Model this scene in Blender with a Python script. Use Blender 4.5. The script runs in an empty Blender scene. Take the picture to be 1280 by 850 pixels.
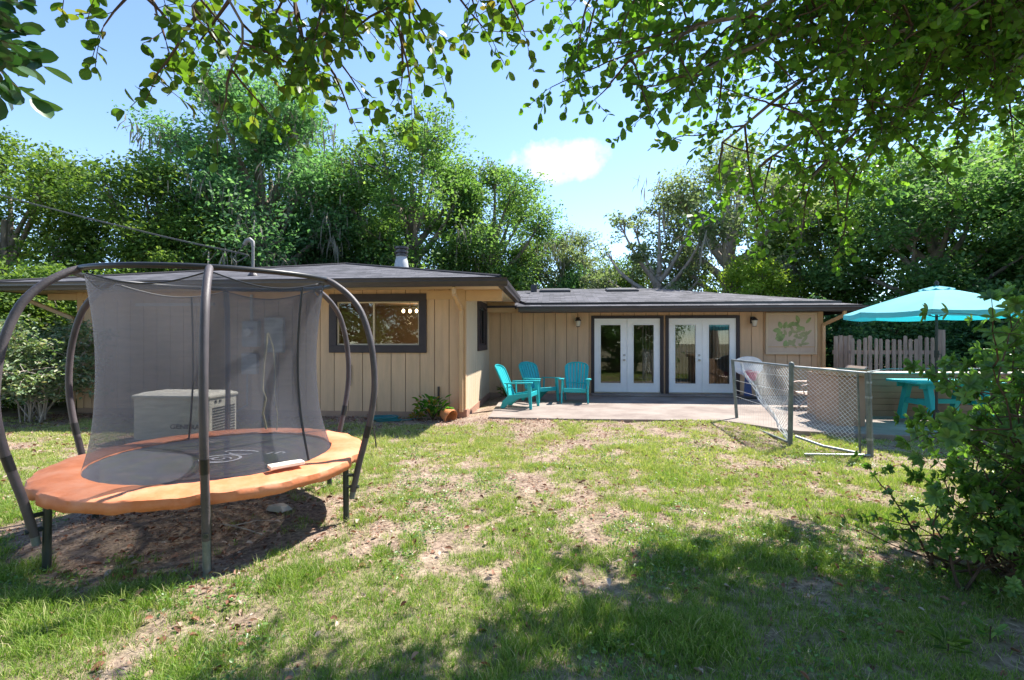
import bpy, bmesh, math, random
import numpy as np
from mathutils import Vector, Matrix

# ------------------------------------------------------------------ camera, sky, sun, exposure
scene = bpy.context.scene
col = scene.collection
F_PX = 616.0
PSI = math.atan(52 / 616)
cam_d = bpy.data.cameras.new('camera')
cam = bpy.data.objects.new('camera', cam_d)
col.objects.link(cam)
cam_d.sensor_width = 36.0
cam_d.lens = 36.0 * F_PX / 1280
cam_d.clip_start = 0.05
cam_d.clip_end = 2000
cam.location = (0, 0, 1.56)
cam.rotation_euler = (math.radians(90), 0, PSI)
scene.camera = cam

SUN = Vector((0.50, 0.48, 1.0)).normalized()
world = bpy.data.worlds.new('World')
scene.world = world
world.use_nodes = True
wn = world.node_tree.nodes
wl = world.node_tree.links
wn.clear()
w_out = wn.new('ShaderNodeOutputWorld')
w_bg = wn.new('ShaderNodeBackground')
w_sky = wn.new('ShaderNodeTexSky')
w_sky.sky_type = 'NISHITA'
w_sky.sun_disc = False
w_sky.sun_elevation = math.asin(SUN.z)
w_sky.sun_rotation = math.atan2(SUN.x, SUN.y)
w_sky.air_density = 1.0
w_sky.dust_density = 0.1
w_sky.ozone_density = 2.2
w_sky.altitude = 2000
w_bg.inputs['Strength'].default_value = 0.135
# one small cumulus, as a patch of the sky by direction
w_tc = wn.new('ShaderNodeTexCoord')
CLOUD = Vector((0.015, 1.0, 0.362)).normalized()
side = Vector((0, 0, 1)).cross(CLOUD).normalized()
upc = CLOUD.cross(side)
def vdot(vec):
    n = wn.new('ShaderNodeVectorMath'); n.operation = 'DOT_PRODUCT'
    wl.new(w_tc.outputs['Generated'], n.inputs[0]); n.inputs[1].default_value = vec
    return n.outputs['Value']
def wmath(op, a, b=None):
    n = wn.new('ShaderNodeMath'); n.operation = op
    for i, v in enumerate((a, b)):
        if v is None: continue
        if isinstance(v, (int, float)): n.inputs[i].default_value = v
        else: wl.new(v, n.inputs[i])
    return n.outputs[0]
w_no = wn.new('ShaderNodeTexNoise')
w_no.inputs['Scale'].default_value = 21
w_no.inputs['Detail'].default_value = 7
w_no.inputs['Roughness'].default_value = 0.55
wl.new(w_tc.outputs['Generated'], w_no.inputs['Vector'])
du = wmath('DIVIDE', vdot(side), 0.098)
dv = wmath('DIVIDE', vdot(upc), 0.043)
r2 = wmath('ADD', wmath('MULTIPLY', du, du), wmath('MULTIPLY', dv, dv))
edge = wmath('ADD', wmath('SUBTRACT', 1.0, r2), wmath('MULTIPLY', wmath('SUBTRACT', w_no.outputs['Fac'], 0.5), 2.6))
front = wmath('GREATER_THAN', vdot(CLOUD), 0.5)
w_mr = wn.new('ShaderNodeMapRange')
w_mr.inputs['From Min'].default_value = 0.0
w_mr.inputs['From Max'].default_value = 0.9
wl.new(wmath('MULTIPLY', edge, front), w_mr.inputs['Value'])
w_mix = wn.new('ShaderNodeMix'); w_mix.data_type = 'RGBA'
wl.new(w_mr.outputs[0], w_mix.inputs['Factor'])
wl.new(w_sky.outputs[0], w_mix.inputs['A'])
w_mix.inputs['B'].default_value = (3.6, 3.55, 3.65, 1)
wl.new(w_mix.outputs['Result'], w_bg.inputs['Color'])
wl.new(w_bg.outputs[0], w_out.inputs[0])

sun_d = bpy.data.lights.new('sun', 'SUN')
sun_d.energy = 4.7
sun_d.angle = math.radians(0.6)
sun_d.color = (1.0, 0.95, 0.87)
sun = bpy.data.objects.new('sun', sun_d)
col.objects.link(sun)
sun.rotation_euler = SUN.to_track_quat('Z', 'Y').to_euler()
sun.location = (10, 10, 30)

vs = scene.view_settings
scene.display_settings.display_device = 'sRGB'
vs.view_transform = 'Standard'
vs.look = 'None'
vs.gamma = 1.0
vs.use_curve_mapping = False
vs.exposure = 1.46
cy = scene.cycles
cy.max_bounces = 7
cy.diffuse_bounces = 4
cy.glossy_bounces = 3
cy.transmission_bounces = 4
cy.transparent_max_bounces = 14
cy.use_denoising = True
cy.sample_clamp_indirect = 6.0

# ------------------------------------------------------------------ materials
MATS = {}
def nodes_of(name):
    m = bpy.data.materials.new(name)
    m.use_nodes = True
    nt = m.node_tree
    return m, nt.nodes, nt.links, nt.nodes['Principled BSDF']

def mat(name, colour, rough=0.7, metal=0.0, var=0.12, scale=6.0, bump=0.0, bscale=60.0, spec=0.4,
        dirt_glare=None, dirt_glare_scale=1.5, dirt_glare_lo=0.55, dirt_glare_hi=0.75, stretch=None, subsurf=0.0):
    m, n, l, b = nodes_of(name)
    tc = n.new('ShaderNodeTexCoord')
    src = tc.outputs['Object']
    if stretch:
        mp = n.new('ShaderNodeMapping'); mp.inputs['Scale'].default_value = stretch
        l.new(src, mp.inputs['Vector']); src = mp.outputs[0]
    no = n.new('ShaderNodeTexNoise')
    no.inputs['Scale'].default_value = scale; no.inputs['Detail'].default_value = 6; no.inputs['Roughness'].default_value = 0.62
    l.new(src, no.inputs['Vector'])
    r = n.new('ShaderNodeValToRGB')
    c = colour
    r.color_ramp.elements[0].position = 0.3; r.color_ramp.elements[1].position = 0.7
    r.color_ramp.elements[0].color = (c[0]*(1-var), c[1]*(1-var), c[2]*(1-var), 1)
    r.color_ramp.elements[1].color = (min(1, c[0]*(1+var)), min(1, c[1]*(1+var)), min(1, c[2]*(1+var)), 1)
    l.new(no.outputs['Fac'], r.inputs[0])
    out = r.outputs[0]
    if dirt_glare:
        n2 = n.new('ShaderNodeTexNoise'); n2.inputs['Scale'].default_value = dirt_glare_scale; n2.inputs['Detail'].default_value = 8
        n2.inputs['Roughness'].default_value = 0.7
        l.new(src, n2.inputs['Vector'])
        mr = n.new('ShaderNodeMapRange'); mr.inputs['From Min'].default_value = dirt_glare_lo; mr.inputs['From Max'].default_value = dirt_glare_hi
        l.new(n2.outputs['Fac'], mr.inputs['Value'])
        mx = n.new('ShaderNodeMix'); mx.data_type = 'RGBA'
        l.new(mr.outputs[0], mx.inputs['Factor']); l.new(out, mx.inputs['A']); mx.inputs['B'].default_value = (*dirt_glare, 1)
        out = mx.outputs['Result']
    l.new(out, b.inputs['Base Color'])
    b.inputs['Roughness'].default_value = rough
    b.inputs['Metallic'].default_value = metal
    b.inputs['Specular IOR Level'].default_value = spec
    if bump:
        n3 = n.new('ShaderNodeTexNoise'); n3.inputs['Scale'].default_value = bscale; n3.inputs['Detail'].default_value = 5
        l.new(src, n3.inputs['Vector'])
        bp = n.new('ShaderNodeBump'); bp.inputs['Strength'].default_value = bump; bp.inputs['Distance'].default_value = 0.01
        l.new(n3.outputs['Fac'], bp.inputs['Height']); l.new(bp.outputs[0], b.inputs['Normal'])
    MATS[name] = m
    return m

def leaf_mat(name, stops, trans=0.35, rough=0.6, spec=0.18, tcol=(1.5, 1.7, 0.6)):
    """stops: colours over the per-leaf 'tint' attribute"""
    m, n, l, b = nodes_of(name)
    at = n.new('ShaderNodeAttribute'); at.attribute_name = 'tint'
    r = n.new('ShaderNodeValToRGB')
    els = r.color_ramp.elements
    while len(els) < len(stops): els.new(0.5)
    for i, s in enumerate(stops):
        els[i].position = i / (len(stops) - 1)
        els[i].color = (*s, 1)
    l.new(at.outputs['Fac'], r.inputs[0])
    l.new(r.outputs[0], b.inputs['Base Color'])
    b.inputs['Roughness'].default_value = rough
    b.inputs['Specular IOR Level'].default_value = spec
    if trans > 0:
        tr = n.new('ShaderNodeBsdfTranslucent')
        mu = n.new('ShaderNodeMix'); mu.data_type = 'RGBA'; mu.blend_type = 'MULTIPLY'
        mu.inputs['Factor'].default_value = 1
        l.new(r.outputs[0], mu.inputs['A']); mu.inputs['B'].default_value = (*tcol, 1)
        l.new(mu.outputs['Result'], tr.inputs['Color'])
        ms = n.new('ShaderNodeMixShader'); ms.inputs[0].default_value = trans
        l.new(b.outputs[0], ms.inputs[1]); l.new(tr.outputs[0], ms.inputs[2])
        l.new(ms.outputs[0], n['Material Output'].inputs['Surface'])
    MATS[name] = m
    return m

M = MATS
mat('siding', (0.61, 0.405, 0.25), 0.75, var=0.07, scale=2.5, bump=0.25, bscale=45, dirt_glare=(0.45, 0.31, 0.20), dirt_glare_scale=1.6, dirt_glare_lo=0.46, dirt_glare_hi=0.78, stretch=(2.6, 2.6, 0.35))
mat('siding_light', (0.58, 0.46, 0.32), 0.75, var=0.06, scale=3, bump=0.2, bscale=40, stretch=(3, 3, 0.7))
mat('trim_tan', (0.55, 0.36, 0.20), 0.7, var=0.06, scale=4)
mat('soffit', (0.55, 0.41, 0.27), 0.8, var=0.06, scale=3)
mat('groove', (0.16, 0.10, 0.06), 0.9, var=0.1)
mat('gutter_metal', (0.035, 0.027, 0.028), 0.38, var=0.2, scale=5, spec=0.6)
mat('dark_trim', (0.040, 0.030, 0.034), 0.55, var=0.15)
mat('door_white', (0.86, 0.86, 0.86), 0.4, var=0.03, dirt_glare=(0.6, 0.58, 0.53), dirt_glare_scale=1.2, dirt_glare_lo=0.6, dirt_glare_hi=0.95)
mat('nickel', (0.5, 0.48, 0.44), 0.3, 1.0)
mat('brick', (0.36, 0.20, 0.14), 0.9, var=0.25, scale=14, bump=0.5)
mat('room_wall', (0.30, 0.21, 0.14), 0.9)
mat('room_floor', (0.16, 0.11, 0.08), 0.8)
mat('room_dark', (0.03, 0.028, 0.03), 0.8)
mat('blind', (0.34, 0.27, 0.22), 0.8, var=0.1, scale=20)
mat('room_white', (0.6, 0.6, 0.6), 0.6)
mat('galv', (0.30, 0.32, 0.32), 0.5, 0.75, var=0.3, scale=9, dirt_glare=(0.12, 0.13, 0.12), dirt_glare_scale=5)
mat('wire', (0.55, 0.56, 0.55), 0.45, 0.35, var=0.2, scale=9)
mat('galv_dull', (0.16, 0.18, 0.17), 0.6, 0.4, var=0.3, scale=9, dirt_glare=(0.25, 0.25, 0.23), dirt_glare_scale=8)
mat('turquoise', (0.02, 0.40, 0.43), 0.42, var=0.08, scale=5, spec=0.4, dirt_glare=(0.03, 0.30, 0.31), dirt_glare_scale=3)
mat('turq_blue', (0.05, 0.42, 0.55), 0.42, var=0.08, scale=5)
mat('table_paint', (0.02, 0.40, 0.40), 0.55, var=0.1, scale=5)
mat('pad_orange', (0.62, 0.20, 0.08), 0.65, var=0.16, scale=3, bump=0.9, bscale=7, dirt_glare=(0.60, 0.31, 0.20), dirt_glare_scale=3.0, dirt_glare_lo=0.42, dirt_glare_hi=0.8)  # peach blotches put the sun glare of the top into the pad's colour
mat('tube_foam', (0.075, 0.063, 0.068), 0.55, var=0.25, scale=8, bump=0.2, bscale=90, spec=0.5)
mat('leg_green', (0.025, 0.034, 0.03), 0.4, var=0.2, spec=0.5)
mat('black_plastic', (0.02, 0.02, 0.022), 0.4, var=0.2)
mat('marks', (0.62, 0.62, 0.66), 0.7, var=0.2, scale=30)
mat('gen_body', (0.80, 0.76, 0.64), 0.5, var=0.04)
mat('gen_dark', (0.05, 0.05, 0.045), 0.6)
mat('lettering', (0.04, 0.04, 0.04), 0.6)
mat('rope_cream', (0.72, 0.66, 0.36), 0.9, var=0.2, scale=40)
mat('card_white', (0.80, 0.72, 0.60), 0.7, var=0.08)
mat('label_blue', (0.45, 0.60, 0.72), 0.6)
mat('terracotta', (0.50, 0.19, 0.07), 0.8, var=0.15, scale=9)
mat('hose_teal', (0.02, 0.16, 0.17), 0.45)
mat('fence_wood', (0.32, 0.255, 0.205), 0.9, var=0.35, scale=3, bump=0.5, bscale=30, stretch=(6, 6, 0.6), dirt_glare=(0.14, 0.11, 0.10), dirt_glare_scale=2)
mat('bar_wall', (0.34, 0.22, 0.15), 0.85, var=0.1, scale=4, bump=0.3, dirt_glare=(0.25, 0.16, 0.11), dirt_glare_scale=2)
mat('bar_cap', (0.36, 0.23, 0.13), 0.7, var=0.1, scale=5, stretch=(1, 4, 4))
mat('pale_cap', (0.5, 0.45, 0.40), 0.7)
mat('bark', (0.22, 0.18, 0.145), 0.95, var=0.4, scale=5, bump=0.8, bscale=16, stretch=(2, 2, 0.5), spec=0.15)
mat('bark_grey', (0.34, 0.29, 0.25), 0.95, var=0.35, scale=6, bump=0.8, bscale=16, stretch=(2, 2, 0.5), spec=0.15)
mat('twig', (0.10, 0.065, 0.045), 0.9, var=0.3, scale=5, spec=0.15)
mat('cable', (0.10, 0.10, 0.10), 0.7)
mat('mast_metal', (0.22, 0.215, 0.21), 0.6, 0.2)
mat('umb_pole', (0.03, 0.03, 0.03), 0.4)
mat('toy_blue', (0.04, 0.08, 0.22), 0.4)
mat('toy_pink', (0.75, 0.12, 0.20), 0.4)
mat('toy_white', (0.80, 0.80, 0.80), 0.35)
mat('sling', (0.30, 0.22, 0.17), 0.7, var=0.1)
mat('sling_frame', (0.40, 0.30, 0.26), 0.4, 0.3)
mat('panel_face', (0.55, 0.42, 0.32), 0.75, var=0.06, scale=2, dirt_glare=(0.47, 0.36, 0.26), dirt_glare_scale=1.2, stretch=(3, 1, 1))
mat('panel_green', (0.25, 0.32, 0.13), 0.8, var=0.35, scale=7)
mat('panel_green_pale', (0.33, 0.33, 0.17), 0.8, var=0.15, scale=7)
mat('meter_grey', (0.42, 0.43, 0.44), 0.5)
mat('meter_pale', (0.60, 0.58, 0.56), 0.55)
mat('stone', (0.40, 0.36, 0.32), 0.9, bump=0.5, bscale=20)
mat('lamp_glass', (0.55, 0.50, 0.42), 0.15)
mat('ac_dark', (0.06, 0.06, 0.065), 0.6)

# shingles: staggered asphalt tabs, in real metres
m, n, l, b = nodes_of('shingle')
tc = n.new('ShaderNodeTexCoord')
br = n.new('ShaderNodeTexBrick')
br.inputs['Scale'].default_value = 1.0
br.inputs['Brick Width'].default_value = 0.32; br.inputs['Row Height'].default_value = 0.142
br.inputs['Mortar Size'].default_value = 0.006; br.inputs['Mortar Smooth'].default_value = 0.5
br.inputs['Color1'].default_value = (0.052, 0.052, 0.060, 1); br.inputs['Color2'].default_value = (0.135, 0.132, 0.148, 1)
br.inputs['Mortar'].default_value = (0.045, 0.043, 0.048, 1)
br.offset = 0.37; br.inputs['Bias'].default_value = -0.1
l.new(tc.outputs['UV'], br.inputs['Vector'])
gr = n.new('ShaderNodeTexNoise'); gr.inputs['Scale'].default_value = 5; gr.inputs['Detail'].default_value = 10; gr.inputs['Roughness'].default_value = 0.8
l.new(tc.outputs['Object'], gr.inputs['Vector'])
mr = n.new('ShaderNodeMapRange'); mr.inputs['To Min'].default_value = 0.5; mr.inputs['To Max'].default_value = 1.5
l.new(gr.outputs['Fac'], mr.inputs['Value'])
mx = n.new('ShaderNodeMix'); mx.data_type = 'RGBA'; mx.blend_type = 'MULTIPLY'; mx.inputs['Factor'].default_value = 1
l.new(br.outputs['Color'], mx.inputs['A']); l.new(mr.outputs[0], mx.inputs['B'])
l.new(mx.outputs['Result'], b.inputs['Base Color']); b.inputs['Roughness'].default_value = 0.9
b.inputs['Specular IOR Level'].default_value = 0.25
bp = n.new('ShaderNodeBump'); bp.inputs['Strength'].default_value = 0.8; bp.inputs['Distance'].default_value = 0.012
l.new(br.outputs['Fac'], bp.inputs['Height']); bp.invert = True
l.new(bp.outputs[0], b.inputs['Normal'])
M['shingle'] = m

def film(name, colour, cover, trans=0.4):
    """woven mesh cloth: part thread, part holes"""
    m, n, l, b = nodes_of(name)
    tc = n.new('ShaderNodeTexCoord')
    no = n.new('ShaderNodeTexNoise'); no.inputs['Scale'].default_value = 5; no.inputs['Detail'].default_value = 5
    mp = n.new('ShaderNodeMapping'); mp.inputs['Scale'].default_value = (1, 1, 6)
    l.new(tc.outputs['Object'], mp.inputs['Vector']); l.new(mp.outputs[0], no.inputs['Vector'])
    wv = n.new('ShaderNodeTexWave'); wv.wave_type = 'BANDS'; wv.bands_direction = 'Z'; wv.inputs['Scale'].default_value = 42
    wv.inputs['Distortion'].default_value = 2.5; wv.inputs['Detail'].default_value = 2
    l.new(tc.outputs['Object'], wv.inputs['Vector'])
    b.inputs['Base Color'].default_value = (*colour, 1); b.inputs['Roughness'].default_value = 0.6
    tl = n.new('ShaderNodeBsdfTranslucent'); tl.inputs['Color'].default_value = (*colour, 1)
    m1 = n.new('ShaderNodeMixShader'); m1.inputs[0].default_value = trans
    l.new(b.outputs[0], m1.inputs[1]); l.new(tl.outputs[0], m1.inputs[2])
    tp = n.new('ShaderNodeBsdfTransparent')
    ma = n.new('ShaderNodeMath'); ma.operation = 'MULTIPLY_ADD'
    l.new(no.outputs['Fac'], ma.inputs[0]); ma.inputs[1].default_value = 0.22; ma.inputs[2].default_value = cover - 0.15
    mb = n.new('ShaderNodeMath'); mb.operation = 'MULTIPLY_ADD'
    l.new(wv.outputs['Fac'], mb.inputs[0]); mb.inputs[1].default_value = 0.14; l.new(ma.outputs[0], mb.inputs[2])
    m2 = n.new('ShaderNodeMixShader'); l.new(mb.outputs[0], m2.inputs[0])
    l.new(tp.outputs[0], m2.inputs[1]); l.new(m1.outputs[0], m2.inputs[2])
    l.new(m2.outputs[0], n['Material Output'].inputs['Surface'])
    M[name] = m
film('net_mesh', (0.085, 0.088, 0.105), 0.57, 0.40)
film('mat_mesh', (0.085, 0.09, 0.115), 0.86, 0.2)

# window glass: part mirror, part see-through
m, n, l, b = nodes_of('glass')
gl = n.new('ShaderNodeBsdfGlossy'); gl.inputs['Roughness'].default_value = 0.01; gl.inputs['Color'].default_value = (0.9, 0.95, 0.95, 1)
tp = n.new('ShaderNodeBsdfTransparent'); tp.inputs['Color'].default_value = (0.85, 0.86, 0.84, 1)
fr = n.new('ShaderNodeFresnel'); fr.inputs['IOR'].default_value = 1.5
ad = n.new('ShaderNodeMath'); ad.operation = 'ADD'; ad.inputs[1].default_value = 0.02; l.new(fr.outputs[0], ad.inputs[0])
ms = n.new('ShaderNodeMixShader'); l.new(ad.outputs[0], ms.inputs[0]); l.new(tp.outputs[0], ms.inputs[1]); l.new(gl.outputs[0], ms.inputs[2])
l.new(ms.outputs[0], n['Material Output'].inputs['Surface'])
M['glass'] = m

m, n, l, b = nodes_of('bulb')
b.inputs['Emission Color'].default_value = (1.0, 0.72, 0.42, 1); b.inputs['Emission Strength'].default_value = 6
M['bulb'] = m

m, n, l, b = nodes_of('umbrella_cloth')
tc = n.new('ShaderNodeTexCoord'); no = n.new('ShaderNodeTexNoise'); no.inputs['Scale'].default_value = 2.5; no.inputs['Detail'].default_value = 6
l.new(tc.outputs['Object'], no.inputs['Vector']); r = n.new('ShaderNodeValToRGB')
r.color_ramp.elements[0].color = (0.13, 0.50, 0.58, 1); r.color_ramp.elements[1].color = (0.24, 0.64, 0.70, 1)
l.new(no.outputs['Fac'], r.inputs[0]); l.new(r.outputs[0], b.inputs['Base Color']); b.inputs['Roughness'].default_value = 0.8
tl = n.new('ShaderNodeBsdfTranslucent'); tl.inputs['Color'].default_value = (0.02, 0.55, 0.66, 1)
ms = n.new('ShaderNodeMixShader'); ms.inputs[0].default_value = 0.4
l.new(b.outputs[0], ms.inputs[1]); l.new(tl.outputs[0], ms.inputs[2]); l.new(ms.outputs[0], n['Material Output'].inputs['Surface'])
M['umbrella_cloth'] = m

leaf_mat('leaf_oak', [(0.043, 0.102, 0.032), (0.094, 0.181, 0.055), (0.152, 0.254, 0.080), (0.246, 0.334, 0.123)], 0.5, tcol=(1.5,1.6,.75))
leaf_mat('leaf_blue', [(0.045, 0.112, 0.051), (0.093, 0.195, 0.084), (0.150, 0.270, 0.120), (0.225, 0.345, 0.165)], 0.5, tcol=(1.4,1.6,.9))
leaf_mat('leaf_bright', [(0.045, 0.095, 0.025), (0.090, 0.165, 0.038), (0.15, 0.235, 0.055), (0.23, 0.31, 0.09)], 0.48, tcol=(1.45,1.45,.7))
leaf_mat('leaf_olive', [(0.074, 0.108, 0.051), (0.135, 0.182, 0.088), (0.203, 0.250, 0.121), (0.284, 0.311, 0.176)], 0.48, tcol=(1.4,1.5,.9))
leaf_mat('leaf_canopy', [(0.040, 0.090, 0.020), (0.065, 0.135, 0.028), (0.095, 0.185, 0.036), (0.14, 0.23, 0.045), (0.18, 0.26, 0.06)], 0.55, rough=0.42, tcol=(1.5, 1.8, 0.5))
leaf_mat('leaf_canopy_warm', [(0.040, 0.085, 0.020), (0.065, 0.125, 0.026), (0.09, 0.165, 0.03), (0.12, 0.17, 0.035), (0.17, 0.12, 0.04)], 0.5, rough=0.42, tcol=(1.5, 1.7, 0.5))
leaf_mat('leaf_shrub', [(0.055, 0.12, 0.034), (0.095, 0.19, 0.048), (0.15, 0.27, 0.066), (0.23, 0.36, 0.10)], 0.45, rough=0.36, spec=0.5, tcol=(1.4, 1.6, 0.55))
leaf_mat('leaf_magnolia', [(0.02, 0.06, 0.02), (0.035, 0.095, 0.03), (0.06, 0.14, 0.04)], 0.2, rough=0.35, spec=0.5, tcol=(1.3,1.5,.6))
leaf_mat('leaf_fresh', [(0.050, 0.115, 0.045), (0.095, 0.190, 0.065), (0.15, 0.26, 0.09), (0.23, 0.33, 0.13)], 0.5, tcol=(1.4,1.5,.8))
leaf_mat('leaf_vine', [(0.10, 0.18, 0.03), (0.20, 0.31, 0.045), (0.30, 0.42, 0.07), (0.40, 0.48, 0.11)], 0.45, tcol=(1.4,1.45,.5))
leaf_mat('leaf_pale', [(0.05, 0.10, 0.04), (0.12, 0.19, 0.09), (0.25, 0.31, 0.19), (0.42, 0.36, 0.27)], 0.25, rough=0.4)
leaf_mat('leaf_croton', [(0.05, 0.15, 0.03), (0.08, 0.22, 0.03), (0.15, 0.30, 0.04), (0.45, 0.20, 0.05)], 0.4)
leaf_mat('moss', [(0.143, 0.132, 0.099), (0.220, 0.209, 0.165), (0.308, 0.286, 0.231)], 0.25, rough=0.95, spec=0.1, tcol=(1, 1, 0.9))
leaf_mat('grass_blade', [(0.075, 0.150, 0.024), (0.140, 0.235, 0.038), (0.23, 0.32, 0.068), (0.37, 0.38, 0.15), (0.54, 0.46, 0.29)], 0.35, rough=0.55, tcol=(1.3, 1.6, 0.5))
leaf_mat('straw', [(0.22, 0.15, 0.10), (0.38, 0.29, 0.19), (0.52, 0.42, 0.29)], 0.15, rough=0.8, tcol=(1, 0.9, 0.7))
leaf_mat('dead_leaf', [(0.12, 0.055, 0.035), (0.26, 0.12, 0.075), (0.38, 0.24, 0.17), (0.55, 0.45, 0.38)], 0.15, rough=0.7, tcol=(1, 0.8, 0.6))

# concrete
m, n, l, b = nodes_of('concrete')
tc = n.new('ShaderNodeTexCoord')
n1 = n.new('ShaderNodeTexNoise'); n1.inputs['Scale'].default_value = 1.1; n1.inputs['Detail'].default_value = 9; n1.inputs['Roughness'].default_value = 0.68
n2 = n.new('ShaderNodeTexNoise'); n2.inputs['Scale'].default_value = 55; n2.inputs['Detail'].default_value = 4
for q in (n1, n2): l.new(tc.outputs['Object'], q.inputs['Vector'])
r = n.new('ShaderNodeValToRGB'); e = r.color_ramp.elements
e[0].position = 0.33; e[0].color = (0.15, 0.112, 0.095, 1); e[1].position = 0.68; e[1].color = (0.30, 0.26, 0.225, 1)
x = e.new(0.5); x.color = (0.235, 0.19, 0.162, 1)
l.new(n1.outputs['Fac'], r.inputs[0])
mr = n.new('ShaderNodeMapRange'); mr.inputs['To Min'].default_value = 0.8; mr.inputs['To Max'].default_value = 1.2; l.new(n2.outputs['Fac'], mr.inputs['Value'])
mx = n.new('ShaderNodeMix'); mx.data_type = 'RGBA'; mx.blend_type = 'MULTIPLY'; mx.inputs['Factor'].default_value = 1
l.new(r.outputs[0], mx.inputs['A']); l.new(mr.outputs[0], mx.inputs['B']); l.new(mx.outputs['Result'], b.inputs['Base Color'])
b.inputs['Roughness'].default_value = 0.9
bp = n.new('ShaderNodeBump'); bp.inputs['Strength'].default_value = 0.35; bp.inputs['Distance'].default_value = 0.01
l.new(n2.outputs['Fac'], bp.inputs['Height']); l.new(bp.outputs[0], b.inputs['Normal'])
M['concrete'] = m

# soil and turf, mixed by the sheet's own 'turf' attribute (how much grass grows there)
m, n, l, b = nodes_of('soil')
tc = n.new('ShaderNodeTexCoord')
n1 = n.new('ShaderNodeTexNoise'); n1.inputs['Scale'].default_value = 3.2; n1.inputs['Detail'].default_value = 10; n1.inputs['Roughness'].default_value = 0.72
n2 = n.new('ShaderNodeTexNoise'); n2.inputs['Scale'].default_value = 24; n2.inputs['Detail'].default_value = 8; n2.inputs['Roughness'].default_value = 0.7
for q in (n1, n2): l.new(tc.outputs['Object'], q.inputs['Vector'])
r = n.new('ShaderNodeValToRGB'); e = r.color_ramp.elements
e[0].position = 0.30; e[0].color = (0.17, 0.112, 0.085, 1); e[1].position = 0.72; e[1].color = (0.44, 0.345, 0.265, 1)
x = e.new(0.5); x.color = (0.32, 0.235, 0.18, 1)
l.new(n1.outputs['Fac'], r.inputs[0])
mr = n.new('ShaderNodeMapRange'); mr.inputs['From Min'].default_value = 0.36; mr.inputs['From Max'].default_value = 0.62; mr.inputs['To Min'].default_value = 0.38; mr.inputs['To Max'].default_value = 1.3
l.new(n2.outputs['Fac'], mr.inputs['Value'])
mx = n.new('ShaderNodeMix'); mx.data_type = 'RGBA'; mx.blend_type = 'MULTIPLY'; mx.inputs['Factor'].default_value = 1
l.new(r.outputs[0], mx.inputs['A']); l.new(mr.outputs[0], mx.inputs['B'])
at = n.new('ShaderNodeAttribute'); at.attribute_name = 'turf'
ad = n.new('ShaderNodeMath'); ad.operation = 'MULTIPLY_ADD'; l.new(n2.outputs['Fac'], ad.inputs[0]); ad.inputs[1].default_value = 0.9; ad.inputs[2].default_value = -0.45
a2 = n.new('ShaderNodeMath'); a2.operation = 'ADD'; a2.use_clamp = True; l.new(ad.outputs[0], a2.inputs[0]); l.new(at.outputs['Fac'], a2.inputs[1])
a3 = n.new('ShaderNodeMath'); a3.operation = 'MULTIPLY'; a3.inputs[1].default_value = 0.5; l.new(a2.outputs[0], a3.inputs[0])
mg = n.new('ShaderNodeMix'); mg.data_type = 'RGBA'
l.new(a3.outputs[0], mg.inputs['Factor']); l.new(mx.outputs['Result'], mg.inputs['A']); mg.inputs['B'].default_value = (0.17, 0.185, 0.065, 1)
l.new(mg.outputs['Result'], b.inputs['Base Color']); b.inputs['Roughness'].default_value = 0.95; b.inputs['Specular IOR Level'].default_value = 0.15
bp = n.new('ShaderNodeBump'); bp.inputs['Strength'].default_value = 0.9; bp.inputs['Distance'].default_value = 0.025
l.new(n2.outputs['Fac'], bp.inputs['Height']); l.new(bp.outputs[0], b.inputs['Normal'])
M['soil'] = m

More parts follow.
